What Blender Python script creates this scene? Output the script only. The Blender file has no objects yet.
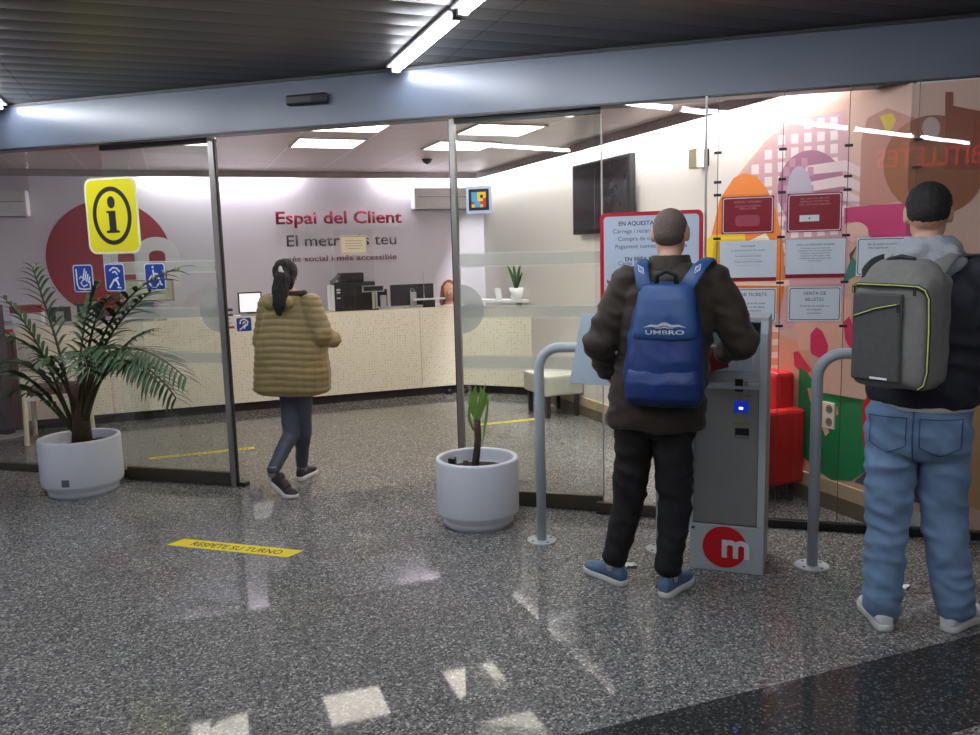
import bpy, bmesh, math, random
from mathutils import Vector as V, Matrix, noise
from mathutils.bvhtree import BVHTree
random.seed(7)
S = bpy.context.scene
COL = S.collection
PI = math.pi
# ------------------------------------------------------------------ camera
EYE = 1.62; FPX = 830.0
PITCH = math.radians(7.92); ROLL = math.radians(-1.5); YAWC = math.radians(16.5)
fw = V((0, math.cos(PITCH), -math.sin(PITCH))); rt = V((1, 0, 0)); up = rt.cross(fw)
rt, up = math.cos(ROLL)*rt + math.sin(ROLL)*up, -math.sin(ROLL)*rt + math.cos(ROLL)*up
_m = Matrix.Rotation(YAWC, 3, 'Z'); fw = _m @ fw; rt = _m @ rt; up = _m @ up
CAM = V((0, 0, EYE))
cd = bpy.data.cameras.new('camera'); cam = bpy.data.objects.new('camera', cd); COL.objects.link(cam)
cd.sensor_width = 36; cd.lens = 36*FPX/980; cd.clip_start = 0.05
cam.matrix_world = Matrix(((rt.x, up.x, -fw.x, CAM.x), (rt.y, up.y, -fw.y, CAM.y), (rt.z, up.z, -fw.z, CAM.z), (0, 0, 0, 1)))
S.camera = cam
# ------------------------------------------------------------------ world, exposure
w = bpy.data.worlds.new('world'); S.world = w; w.use_nodes = True
w.node_tree.nodes['Background'].inputs[0].default_value = (0.30, 0.34, 0.42, 1)
w.node_tree.nodes['Background'].inputs[1].default_value = 0.12
S.view_settings.view_transform = 'Standard'; S.view_settings.look = 'None'
S.view_settings.exposure = 0.45; S.view_settings.gamma = 1.0
try: S.view_settings.use_curve_mapping = False
except Exception: pass
S.cycles.transparent_max_bounces = 32
S.cycles.max_bounces = 8
S.cycles.sample_clamp_indirect = 6
L_PANEL = 8.5; L_COVE = 175.0; L_TUBE = 52.0
# ------------------------------------------------------------------ survey helpers (place measurements)
def ray(px, py): return fw*FPX + rt*(px-490) - up*(py-367.5)
def on_y(px, py, Y): d = ray(px, py); return CAM + d*(Y/d.y)
def on_z(px, py, z=0.0): d = ray(px, py); return CAM + d*((z-EYE)/d.z)
RA = math.radians(36.9)
RX = V((math.cos(RA), math.sin(RA), 0)); RY = V((-math.sin(RA), math.cos(RA), 0)); UZ = V((0, 0, 1)); FX = V((1, 0, 0))
def rm(X, Y, z=0.0): return RX*X + RY*Y + UZ*z
def on_rx(px, py, X): d = ray(px, py); return CAM + d*((X - CAM.dot(RX))/d.dot(RX))
def on_ry(px, py, Y): d = ray(px, py); return CAM + d*((Y - CAM.dot(RY))/d.dot(RY))
# ------------------------------------------------------------------ materials
def new_mat(name):
    m = bpy.data.materials.new(name); m.use_nodes = True
    return m, m.node_tree.nodes, m.node_tree.links
def lin(c):
    return tuple(((v/255)/12.92 if v/255 <= 0.04045 else ((v/255+0.055)/1.055)**2.4) for v in c) + (1,)
MC = {}
def mat(name, rgb, rough=0.5, metal=0.0, var=0.06, scale=12.0, bump=0.0, emit=None, spec=0.5, coat=0.0, sheen=0.0):
    if name in MC: return MC[name]
    m, N, L = new_mat(name); b = N['Principled BSDF']
    c = lin(rgb)
    tc = N.new('ShaderNodeTexCoord'); nz = N.new('ShaderNodeTexNoise'); nz.inputs['Scale'].default_value = scale; nz.inputs['Detail'].default_value = 4
    L.new(tc.outputs['Object'], nz.inputs['Vector'])
    rp = N.new('ShaderNodeValToRGB')
    rp.color_ramp.elements[0].position = 0.3; rp.color_ramp.elements[1].position = 0.7
    rp.color_ramp.elements[0].color = tuple(v*(1-var) for v in c[:3]) + (1,)
    rp.color_ramp.elements[1].color = tuple(min(1, v*(1+var)) for v in c[:3]) + (1,)
    L.new(nz.outputs['Fac'], rp.inputs['Fac']); L.new(rp.outputs['Color'], b.inputs['Base Color'])
    b.inputs['Roughness'].default_value = rough; b.inputs['Metallic'].default_value = metal
    b.inputs['Specular IOR Level'].default_value = spec; b.inputs['Coat Weight'].default_value = coat
    if sheen: b.inputs['Sheen Weight'].default_value = sheen
    if bump:
        bp = N.new('ShaderNodeBump'); bp.inputs['Strength'].default_value = bump; bp.inputs['Distance'].default_value = 0.01
        L.new(nz.outputs['Fac'], bp.inputs['Height']); L.new(bp.outputs['Normal'], b.inputs['Normal'])
    if emit:
        b.inputs['Emission Color'].default_value = lin(emit[0]); b.inputs['Emission Strength'].default_value = emit[1]
    MC[name] = m; return m
def room_coords(N, L):
    tc = N.new('ShaderNodeTexCoord'); mp = N.new('ShaderNodeVectorRotate'); mp.rotation_type = 'Z_AXIS'
    mp.inputs['Angle'].default_value = -RA
    L.new(tc.outputs['Object'], mp.inputs['Vector']); return mp.outputs['Vector']
def math_node(N, L, op, a, b=None):
    n = N.new('ShaderNodeMath'); n.operation = op
    for i, v in enumerate((a, b)):
        if v is None: continue
        if isinstance(v, (int, float)): n.inputs[i].default_value = v
        else: L.new(v, n.inputs[i])
    return n.outputs[0]
def mixc(N, L, f, a, b):
    n = N.new('ShaderNodeMix'); n.data_type = 'RGBA'
    if isinstance(f, (int, float)): n.inputs[0].default_value = f
    else: L.new(f, n.inputs[0])
    for i, v in ((6, a), (7, b)):
        if isinstance(v, tuple): n.inputs[i].default_value = v
        else: L.new(v, n.inputs[i])
    return n.outputs[2]
def floor_material():
    m, N, L = new_mat('polished_terrazzo'); b = N['Principled BSDF']; rc = room_coords(N, L)
    vo = N.new('ShaderNodeTexVoronoi'); vo.inputs['Scale'].default_value = 125; L.new(rc, vo.inputs['Vector'])
    sp = N.new('ShaderNodeSeparateColor'); L.new(vo.outputs['Color'], sp.inputs[0])
    rp = N.new('ShaderNodeValToRGB'); r = rp.color_ramp; r.interpolation = 'CONSTANT'
    r.elements[0].position = 0; r.elements[0].color = lin((72, 72, 73)); r.elements[1].position = 0.2; r.elements[1].color = lin((100, 99, 98))
    for p, c in ((0.5, (118, 117, 114)), (0.78, (146, 144, 140)), (0.94, (182, 180, 175))):
        e = r.elements.new(p); e.color = lin(c)
    L.new(sp.outputs[0], rp.inputs['Fac'])
    rp2 = N.new('ShaderNodeValToRGB'); r = rp2.color_ramp; r.interpolation = 'CONSTANT'
    r.elements[0].position = 0; r.elements[0].color = lin((46, 46, 46)); r.elements[1].position = 0.55; r.elements[1].color = lin((60, 60, 60))
    e = r.elements.new(0.9); e.color = lin((92, 93, 96))
    L.new(sp.outputs[0], rp2.inputs['Fac'])
    sx = N.new('ShaderNodeSeparateXYZ'); L.new(rc, sx.inputs[0]); y = sx.outputs[1]
    band = math_node(N, L, 'MULTIPLY', math_node(N, L, 'LESS_THAN', y, 2.35), math_node(N, L, 'GREATER_THAN', y, 1.87))
    nz = N.new('ShaderNodeTexNoise'); nz.inputs['Scale'].default_value = 1.1; nz.inputs['Detail'].default_value = 5; L.new(rc, nz.inputs['Vector'])
    wear = N.new('ShaderNodeMapRange'); wear.inputs[3].default_value = 0.84; wear.inputs[4].default_value = 1.12; L.new(nz.outputs['Fac'], wear.inputs[0])
    col = mixc(N, L, band, rp.outputs['Color'], rp2.outputs['Color'])
    # tile joints
    def joint(v, size, off):
        f = math_node(N, L, 'FRACT', math_node(N, L, 'DIVIDE', math_node(N, L, 'ADD', v, off), size))
        return math_node(N, L, 'LESS_THAN', f, 0.0035/size)
    j = math_node(N, L, 'MAXIMUM', joint(sx.outputs[0], 1.2, 20-0.98), joint(y, 0.97, 20-2.35+0.62))
    vm = N.new('ShaderNodeVectorMath'); vm.operation = 'SCALE'; L.new(col, vm.inputs[0]); L.new(wear.outputs[0], vm.inputs['Scale'])
    col2 = mixc(N, L, math_node(N, L, 'MULTIPLY', j, 0.45), vm.outputs[0], (0.03, 0.03, 0.03, 1))
    L.new(col2, b.inputs['Base Color'])
    rr = N.new('ShaderNodeMapRange'); rr.inputs[3].default_value = 0.02; rr.inputs[4].default_value = 0.06; L.new(nz.outputs['Fac'], rr.inputs[0])
    L.new(rr.outputs[0], b.inputs['Roughness']); b.inputs['Specular IOR Level'].default_value = 0.14
    return m
def dotted_material():
    m, N, L = new_mat('perforated_cream_panel'); b = N['Principled BSDF']; rc = room_coords(N, L)
    sx = N.new('ShaderNodeSeparateXYZ'); L.new(rc, sx.inputs[0])
    def cell(v, s):
        d = math_node(N, L, 'DIVIDE', math_node(N, L, 'ADD', v, 20.0), s)
        return math_node(N, L, 'FLOOR', d), math_node(N, L, 'ABSOLUTE', math_node(N, L, 'SUBTRACT', math_node(N, L, 'FRACT', d), 0.5))
    # the front face runs along room X; the angled end runs mostly along it too
    fx, dx = cell(sx.outputs[0], 0.03); fz, dz = cell(sx.outputs[2], 0.03)
    cx = N.new('ShaderNodeCombineXYZ'); L.new(fx, cx.inputs[0]); L.new(fz, cx.inputs[1])
    wn = N.new('ShaderNodeTexWhiteNoise'); wn.noise_dimensions = '2D'; L.new(cx.outputs[0], wn.inputs['Vector'])
    dd = math_node(N, L, 'MAXIMUM', dx, dz)
    rad = math_node(N, L, 'MULTIPLY', wn.outputs['Value'], 0.24)
    hole = math_node(N, L, 'MULTIPLY', math_node(N, L, 'LESS_THAN', dd, rad), math_node(N, L, 'GREATER_THAN', wn.outputs['Value'], 0.35))
    top = math_node(N, L, 'LESS_THAN', sx.outputs[2], 0.985)
    hole = math_node(N, L, 'MULTIPLY', hole, top)
    L.new(mixc(N, L, hole, lin((242, 235, 216)), lin((204, 197, 168))), b.inputs['Base Color'])
    b.inputs['Roughness'].default_value = 0.45
    return m
def glass(name, tint=(0.93, 0.95, 0.94), refl=1.0):
    if name in MC: return MC[name]
    m, N, L = new_mat(name); N.remove(N['Principled BSDF']); out = N['Material Output']
    t = N.new('ShaderNodeBsdfTransparent'); t.inputs[0].default_value = tint + (1,)
    g = N.new('ShaderNodeBsdfGlossy'); g.inputs['Roughness'].default_value = 0.0
    fr = N.new('ShaderNodeFresnel'); ge = N.new('ShaderNodeNewGeometry')
    L.new(math_node(N, L, 'SUBTRACT', 1.5, math_node(N, L, 'MULTIPLY', ge.outputs['Backfacing'], 0.8333)), fr.inputs['IOR'])
    mx = N.new('ShaderNodeMixShader'); L.new(math_node(N, L, 'MULTIPLY', fr.outputs[0], refl), mx.inputs[0]); L.new(t.outputs[0], mx.inputs[1]); L.new(g.outputs[0], mx.inputs[2])
    L.new(mx.outputs[0], out.inputs[0]); MC[name] = m; return m
def frosted(name, rgb, alpha):
    if name in MC: return MC[name]
    m, N, L = new_mat(name); N.remove(N['Principled BSDF']); out = N['Material Output']
    t = N.new('ShaderNodeBsdfTransparent'); d = N.new('ShaderNodeBsdfDiffuse'); d.inputs[0].default_value = lin(rgb)
    tl = N.new('ShaderNodeBsdfTranslucent'); tl.inputs[0].default_value = lin(rgb)
    m1 = N.new('ShaderNodeMixShader'); m1.inputs[0].default_value = 0.5; L.new(d.outputs[0], m1.inputs[1]); L.new(tl.outputs[0], m1.inputs[2])
    m2 = N.new('ShaderNodeMixShader'); m2.inputs[0].default_value = alpha; L.new(t.outputs[0], m2.inputs[1]); L.new(m1.outputs[0], m2.inputs[2])
    L.new(m2.outputs[0], out.inputs[0]); MC[name] = m; return m
def emis(name, rgb, strength):
    if name in MC: return MC[name]
    m, N, L = new_mat(name); N.remove(N['Principled BSDF']); e = N.new('ShaderNodeEmission')
    e.inputs[0].default_value = lin(rgb); e.inputs[1].default_value = strength; L.new(e.outputs[0], N['Material Output'].inputs[0]); MC[name] = m; return m
def grid_ceiling():
    m, N, L = new_mat('ceiling_tiles'); b = N['Principled BSDF']; rc = room_coords(N, L)
    sx = N.new('ShaderNodeSeparateXYZ'); L.new(rc, sx.inputs[0])
    def line(v, off, s=0.6, wd=0.02):
        f = math_node(N, L, 'FRACT', math_node(N, L, 'DIVIDE', math_node(N, L, 'ADD', v, off), s)); return math_node(N, L, 'LESS_THAN', f, wd/s)
    a = line(sx.outputs[0], 30-0.99); c = line(sx.outputs[1], 30-7.02, wd=0.012)
    nz = N.new('ShaderNodeTexNoise'); nz.inputs['Scale'].default_value = 60; L.new(rc, nz.inputs['Vector'])
    base = mixc(N, L, nz.outputs['Fac'], lin((222, 210, 206)), lin((230, 219, 215)))
    col = mixc(N, L, math_node(N, L, 'MULTIPLY', c, 0.5), base, lin((120, 110, 110)))
    col = mixc(N, L, a, col, lin((245, 240, 240)))  # grid bars whitened: their bright reflection is put into the colour
    L.new(col, b.inputs['Base Color']); b.inputs['Roughness'].default_value = 0.32; b.inputs['Metallic'].default_value = 0.45; return m
def slat_ceiling():
    m, N, L = new_mat('dark_metal_slats'); b = N['Principled BSDF']; rc = room_coords(N, L)
    sx = N.new('ShaderNodeSeparateXYZ'); L.new(rc, sx.inputs[0])
    d = math_node(N, L, 'DIVIDE', math_node(N, L, 'ADD', sx.outputs[1], 30), 0.19); f = math_node(N, L, 'FRACT', d)
    gap = math_node(N, L, 'LESS_THAN', f, 0.05)
    jx = math_node(N, L, 'LESS_THAN', math_node(N, L, 'FRACT', math_node(N, L, 'DIVIDE', math_node(N, L, 'ADD', sx.outputs[0], 30-0.11), 2.42)), 0.006)
    L.new(mixc(N, L, math_node(N, L, 'MAXIMUM', gap, jx), lin((82, 78, 76)), lin((40, 39, 39))), b.inputs['Base Color'])
    b.inputs['Metallic'].default_value = 0.5; b.inputs['Roughness'].default_value = 0.42
    h = math_node(N, L, 'MULTIPLY', f, math_node(N, L, 'SUBTRACT', 1.0, f))
    bp = N.new('ShaderNodeBump'); bp.inputs['Strength'].default_value = 0.3; bp.inputs['Distance'].default_value = 0.05
    L.new(h, bp.inputs['Height']); L.new(bp.outputs['Normal'], b.inputs['Normal']); return m
# ------------------------------------------------------------------ mesh helpers
def obj(name, bm, m, parent=None, smooth=False, origin=None):
    me = bpy.data.meshes.new(name)
    if origin is not None: bmesh.ops.translate(bm, verts=bm.verts, vec=-V(origin))
    bm.normal_update(); bm.to_mesh(me); bm.free()
    for mm in (m if isinstance(m, (list, tuple)) else [m]): me.materials.append(mm)
    if smooth:
        for p in me.polygons: p.use_smooth = True
    o = bpy.data.objects.new(name, me); COL.objects.link(o)
    if origin is not None: o.location = origin
    if parent is not None:
        o.parent = parent
        if origin is None: o.location = -parent.location   # meshes are built in place
        else: o.location = V(origin) - parent.location
    return o
def thing(name, label, cat, loc, group=None, kind=None):
    o = bpy.data.objects.new(name, None); COL.objects.link(o); o.location = loc; o.empty_display_size = 0.1
    return tag(o, label, cat, group, kind)
def tag(o, label=None, cat=None, group=None, kind=None):
    if label: o['label'] = label
    if cat: o['category'] = cat
    if group: o['group'] = group
    if kind: o['kind'] = kind
    return o
def struct(name, bm, m, parent=None, smooth=False):
    o = obj(name, bm, m, parent, smooth)
    if parent is None: o['kind'] = 'structure'
    return o
def box(bm, c, ax, ay, az, mi=0, bevel=0.0):
    """box with centre c and half-extent vectors"""
    c = V(c); ax = V(ax); ay = V(ay); az = V(az)
    vs = [bm.verts.new(c + ax*i + ay*j + az*k) for i in (-1, 1) for j in (-1, 1) for k in (-1, 1)]
    fs = []
    for idx in ((0, 1, 3, 2), (4, 6, 7, 5), (0, 4, 5, 1), (2, 3, 7, 6), (0, 2, 6, 4), (1, 5, 7, 3)):
        f = bm.faces.new([vs[i] for i in idx]); f.material_index = mi; fs.append(f)
    bmesh.ops.recalc_face_normals(bm, faces=fs)
    if bevel:
        es = list({e for f in fs for e in f.edges})
        r = bmesh.ops.bevel(bm, geom=es, offset=bevel, segments=2, profile=0.5, affect='EDGES')
        for f in r['faces']: f.material_index = mi
    return bm
def bx(x0, x1, y0, y1, z0, z1, bm=None, mi=0, bevel=0.0):
    bm = bm or bmesh.new()
    return box(bm, ((x0+x1)/2, (y0+y1)/2, (z0+z1)/2), ((x1-x0)/2, 0, 0), (0, (y1-y0)/2, 0), (0, 0, (z1-z0)/2), mi, bevel)
def rbx(X0, X1, Y0, Y1, z0, z1, bm=None, mi=0, bevel=0.0):
    bm = bm or bmesh.new()
    return box(bm, rm((X0+X1)/2, (Y0+Y1)/2, (z0+z1)/2), RX*((X1-X0)/2), RY*((Y1-Y0)/2), UZ*((z1-z0)/2), mi, bevel)
def loft(bm, secs, n=18, cap=True, mi=0, closed=False):
    rings = []
    for (c, ux, uy) in secs:
        c = V(c); ux = V(ux); uy = V(uy)
        rings.append([bm.verts.new(c + ux*math.cos(2*PI*i/n) + uy*math.sin(2*PI*i/n)) for i in range(n)])
    fs = []
    rr = rings + ([rings[0]] if closed else [])
    for a, b in zip(rr[:-1], rr[1:]):
        for i in range(n): fs.append(bm.faces.new((a[i], a[(i+1) % n], b[(i+1) % n], b[i])))
    if cap and not closed: fs.append(bm.faces.new(rings[0][::-1])); fs.append(bm.faces.new(rings[-1]))
    for f in fs: f.material_index = mi
    bmesh.ops.recalc_face_normals(bm, faces=fs)
    return bm
def frame(d):
    d = V(d).normalized(); a = V((0, 0, 1)) if abs(d.z) < 0.9 else V((1, 0, 0)); x = d.cross(a).normalized(); return x, d.cross(x).normalized()
def tube(bm, pts, r, n=12, mi=0, cap=True):
    pts = [V(p) for p in pts]; secs = []; x = None
    for i, p in enumerate(pts):
        d = (pts[min(i+1, len(pts)-1)] - pts[max(i-1, 0)]).normalized()
        if x is None: x, _ = frame(d)
        x = (x - d*x.dot(d)).normalized(); yv = d.cross(x)
        rr = r[i] if isinstance(r, (list, tuple)) else r
        secs.append((p, x*rr, yv*rr))
    return loft(bm, secs, n, cap, mi)
def lathe(bm, c, prof, n=48, mi=0):
    c = V(c); return loft(bm, [(c + UZ*z, FX*r, V((0, r, 0))) for r, z in prof], n, True, mi)
def ball(bm, c, rx, ry=None, rz=None, rot=None, seg=16, mi=0):
    ry = ry or rx; rz = rz or rx
    M = Matrix.Translation(V(c)) @ (rot.to_4x4() if rot else Matrix.Identity(4)) @ Matrix.Diagonal((rx, ry, rz, 1))
    r = bmesh.ops.create_uvsphere(bm, u_segments=seg, v_segments=seg//2+2, radius=1, matrix=M)
    for v in r['verts']:
        for f in v.link_faces: f.material_index = mi
    return bm
def capsule(bm, p0, r0, p1, r1, n=16):
    p0 = V(p0); p1 = V(p1); d = (p1-p0).normalized(); x, y = frame(d)
    S_ = []
    for a in (-80, -50, -20): t = math.radians(a); S_.append((p0 + d*(math.sin(t)*r0), x*math.cos(t)*r0, y*math.cos(t)*r0))
    for a in (20, 50, 80): t = math.radians(a); S_.append((p1 + d*(math.sin(t)*r1), x*math.cos(t)*r1, y*math.cos(t)*r1))
    return loft(bm, S_, n)
def chain(bm, pts, rs, n=16):
    for i in range(len(pts)-1): capsule(bm, pts[i], rs[i], pts[i+1], rs[i+1], n)
def plate(bm, pts, nrm, t, mi=0):
    """flat polygon with thickness t along nrm"""
    nrm = V(nrm); a = [bm.verts.new(V(p)) for p in pts]; b = [bm.verts.new(V(p) + nrm*t) for p in pts]; n = len(a)
    fs = [bm.faces.new(a), bm.faces.new(b[::-1])] + [bm.faces.new((a[i], b[i], b[(i+1) % n], a[(i+1) % n])) for i in range(n)]
    for f in fs: f.material_index = mi
    bmesh.ops.recalc_face_normals(bm, faces=fs); return bm
def rrect(o, ux, uy, w, h, r, n=6):
    """rounded rectangle centred on o"""
    o = V(o); pts = []
    for cx, cy, a0 in ((w/2-r, h/2-r, 0), (-w/2+r, h/2-r, 90), (-w/2+r, -h/2+r, 180), (w/2-r, -h/2+r, 270)):
        for k in range(n+1):
            a = math.radians(a0 + 90*k/n); pts.append(o + ux*(cx + r*math.cos(a)) + uy*(cy + r*math.sin(a)))
    return pts
def ellipse(o, ux, uy, a, b, n=48, t0=0, t1=360):
    return [V(o) + ux*(a*math.cos(math.radians(t0+(t1-t0)*k/n))) + uy*(b*math.sin(math.radians(t0+(t1-t0)*k/n))) for k in range(n + (0 if t1-t0 == 360 else 1))]
def ring_plate(bm, o, ux, uy, a, b, w, nrm, t, n=48, t0=0, t1=360, mi=0):
    full = t1-t0 == 360; k = n if full else n+1
    P = lambda A, B: [V(o) + ux*(A*math.cos(math.radians(t0+(t1-t0)*i/n))) + uy*(B*math.sin(math.radians(t0+(t1-t0)*i/n))) for i in range(k)]
    A = P(a, b); B = P(a-w, b-w); nrm = V(nrm)
    va = [bm.verts.new(p) for p in A]; vb = [bm.verts.new(p) for p in B]; vc = [bm.verts.new(p+nrm*t) for p in A]; vd = [bm.verts.new(p+nrm*t) for p in B]; fs = []
    for i in range(n if full else n):
        j = (i+1) % k
        for q in ((va[i], va[j], vb[j], vb[i]), (vc[i], vc[j], vd[j], vd[i]), (va[i], va[j], vc[j], vc[i]), (vb[i], vb[j], vd[j], vd[i])): fs.append(bm.faces.new(q))
    for f in fs: f.material_index = mi
    bmesh.ops.recalc_face_normals(bm, faces=fs); return bm
def text(name, s, o, ux, uy, width=None, size=0.1, m=None, parent=None, depth=0.0008, bold=0.0, align='LEFT', shear=0.0):
    """lettering mesh; o = baseline start (or centre)"""
    cu = bpy.data.curves.new(name, 'FONT'); cu.body = s; cu.size = 1; cu.extrude = 0; cu.offset = bold; cu.align_x = align; cu.shear = shear; cu.resolution_u = 3
    t = bpy.data.objects.new('t', cu); COL.objects.link(t); dg = bpy.context.evaluated_depsgraph_get(); dg.update()
    me = bpy.data.meshes.new_from_object(t.evaluated_get(dg)); bpy.data.objects.remove(t)
    xs = [v.co.x for v in me.vertices]; k = size if width is None else width/max(1e-6, (max(xs)-min(xs)))
    x0 = min(xs) if (width is not None and align == 'LEFT') else 0
    o = V(o); nrm = ux.cross(uy)
    ky = size if width is not None else k
    bm = bmesh.new(); bm.from_mesh(me)
    for v in bm.verts: v.co = o + ux*((v.co.x-x0)*k) + uy*(v.co.y*ky)
    if depth:
        r = bmesh.ops.extrude_face_region(bm, geom=bm.faces[:])
        for g in r['geom']:
            if isinstance(g, bmesh.types.BMVert): g.co += nrm*depth
    bpy.data.meshes.remove(me)
    return obj(name, bm, m, parent)
def text_lines(name, lines, o, ux, uy, size, m, parent, lead=1.35, align='CENTER', bold=0.0, depth=0.0006):
    """several printed lines as one lettering part; lines = (string, scale)"""
    objs = []; y = 0
    for s, k in lines:
        if s: objs.append(text(name, s, V(o) - uy*y, ux, uy, None, size*k, m, parent, depth, bold, align))
        y += size*k*lead
    bm = bmesh.new()
    for q in objs: bm.from_mesh(q.data)
    for q in objs: bpy.data.objects.remove(q)
    return obj(name, bm, m, parent)
def blob(name, build, m, parent=None, voxel=0.01, smooth=5, disp=None, fac=0.5):
    bm = bmesh.new(); build(bm); me = bpy.data.meshes.new('tmp'); bm.to_mesh(me); bm.free()
    t = bpy.data.objects.new('tmp', me); COL.objects.link(t)
    r = t.modifiers.new('r', 'REMESH'); r.mode = 'VOXEL'; r.voxel_size = voxel
    s = t.modifiers.new('s', 'SMOOTH'); s.iterations = smooth; s.factor = fac
    dg = bpy.context.evaluated_depsgraph_get(); dg.update()
    out = bpy.data.meshes.new_from_object(t.evaluated_get(dg)); bpy.data.objects.remove(t); bpy.data.meshes.remove(me)
    out.name = name
    if disp:
        nn = [v.normal.copy() for v in out.vertices]
        for v, n_ in zip(out.vertices, nn): v.co += n_*disp(v.co.copy(), n_)
    for mm in (m if isinstance(m, (list, tuple)) else [m]): out.materials.append(mm)
    for p in out.polygons: p.use_smooth = True
    o = bpy.data.objects.new(name, out); COL.objects.link(o)
    if parent is not None: o.parent = parent; o.location = -parent.location
    return o
def bvh(o):
    off = o.location + (o.parent.location if o.parent else V((0, 0, 0)))
    return BVHTree.FromPolygons([v.co + off for v in o.data.vertices], [p.vertices[:] for p in o.data.polygons])
def drape(o, tree, d, lift=0.002):
    """lay a thin part on a surface: cast its vertices along d"""
    d = V(d).normalized(); off = o.location + (o.parent.location if o.parent else V((0, 0, 0)))
    hits = []
    for v in o.data.vertices:
        h = tree.ray_cast(v.co + off - d*0.5, d)
        hits.append(h[0])
    ok = [(h - off).dot(d) for h in hits if h is not None]
    if not ok: return o
    mean = sum(ok)/len(ok); base = min(v.co.dot(d) for v in o.data.vertices)
    for v, h in zip(o.data.vertices, hits):
        t = (h - off).dot(d) if h is not None else mean
        rel = v.co.dot(d); top = rel - base
        v.co += d*(t - lift - rel + top*0)
    return o
# ================================================================== THE SHELL
M_floor = floor_material(); M_dots = dotted_material(); M_grid = grid_ceiling(); M_slats = slat_ceiling()
M_back = mat('lilac_grey_wall_paint', (216, 212, 224), 0.6, var=0.02, scale=2)
M_right = mat('warm_white_wall_paint', (224, 219, 214), 0.6, var=0.02, scale=2)
M_lip = mat('grey_cove_edge', (170, 160, 164), 0.6)
M_beam = mat('blue_grey_beam_enamel', (80, 87, 100), 0.3, var=0.03, scale=3)
M_dark = mat('dark_hall_wall', (60, 60, 64), 0.7)
M_hallwall = mat('hall_wall_cladding', (118, 106, 96), 0.5, var=0.1, scale=1.5)
M_glass = glass('clear_glass', (0.975, 0.98, 0.978), 0.8)
M_leaf = glass('greenish_door_glass', (0.93, 0.955, 0.94), 1.0)
M_alu = mat('brushed_aluminium', (150, 146, 142), 0.35, 0.8, bump=0.05)
M_bronze = mat('dark_bronze_rail', (84, 78, 68), 0.4, 0.6)
M_black = mat('black_plastic', (20, 20, 22), 0.45)
M_white = mat('white_plastic', (222, 222, 224), 0.4, var=0.02)
WX = 3.66; WY = 9.93
bm = bmesh.new(); vs = [bm.verts.new(p) for p in ((-12, -9, 0), (12, -9, 0), (12, 14, 0), (-12, 14, 0))]; f = bm.faces.new(vs)
r = bmesh.ops.extrude_face_region(bm, geom=[f])
for g in r['geom']:
    if isinstance(g, bmesh.types.BMVert): g.co.z -= 0.2
bmesh.ops.recalc_face_normals(bm, faces=bm.faces); struct('floor', bm, M_floor)
# office walls (their own angle to the glass front)
struct('wall_back', rbx(-3.4, WX+0.2, WY, WY+0.15, 0, 2.95), M_back)
YC = 4.93                                                     # plane where the right wall turns along the glass
xc = (WX - 0.6004*YC)/0.7997
pc = rm(WX, 0) ; yr0 = V((xc, YC, 0)).dot(RY)
struct('wall_right', rbx(WX, WX+0.15, yr0, WY, 0, 2.95), M_right)
struct('wall_front_right', bx(xc+0.02, 5.6, YC, YC+0.15, 0, 2.44), M_right)
struct('wall_left', rbx(-3.4, -3.25, 2.2, WY, 0, 2.95), M_back)
# office ceiling with a gap for the cove lights
bm = bmesh.new()
gap = 0.13; a = rm(-3.25, WY-gap); b = rm(WX-gap, WY-gap)
y5 = 5.12; q = b + RY*((y5-b.y)/RY.y); d0 = V((-7.3, y5, 0))
plate(bm, [p.xy.to_3d() + UZ*2.585 for p in (a, b, q, d0)], UZ, 0.02)
struct('ceiling_office', bm, M_grid)
bm = bmesh.new(); a2 = rm(-3.25, WY-gap-0.012); 
rbx(-3.25, WX-gap, WY-gap, WY-gap+0.012, 2.515, 2.62, bm); rbx(WX-gap, WX-gap+0.012, q.dot(RY), WY-gap+0.012, 2.515, 2.62, bm)
struct('trim_1', bm, M_lip)
bm = bmesh.new(); plate(bm, [p.xy.to_3d() + UZ*2.93 for p in (rm(-3.4, WY+0.1), rm(WX+0.1, WY+0.1), V((1.2, 5.1, 0)), V((-8.2, 5.1, 0)))], UZ, 0.05)
struct('ceiling_void', bm, M_white)
# baseboard on the right wall
bm = bmesh.new(); rbx(WX-0.015, WX, yr0, WY, 0, 0.1, bm); rbx(WX-0.022, WX, yr0, WY, 0.1, 0.185, bm, mi=1)
struct('baseboard_right', bm, [mat('brown_baseboard', (110, 98, 80), 0.4), mat('cream_baseboard_band', (190, 172, 140), 0.4)])
# beam over the glass front, hall ceiling and hall walls
struct('beam', bx(-9, 6, 4.93, 5.12, 2.447, 2.80), M_beam)['kind'] = 'structure'
bm = bmesh.new(); bx(-9, 6, 4.915, 4.93, 2.732, 2.75, bm); bx(-9, 6, 4.925, 4.94, 2.437, 2.449, bm); struct('trim_2', bm, M_black)
struct('ceiling', bx(-11, 11, -9, 4.93, 2.752, 2.85), M_slats)
struct('wall_hall_rear', bx(-11, 11, -6.2, -6.0, 0, 2.75), M_hallwall)
struct('wall_hall_left', bx(-9.2, -9, -6, 4.93, 0, 2.75), M_hallwall)
struct('wall_hall_right', bx(6.5, 6.7, -6, 4.93, 0, 2.75), M_hallwall)
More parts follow.
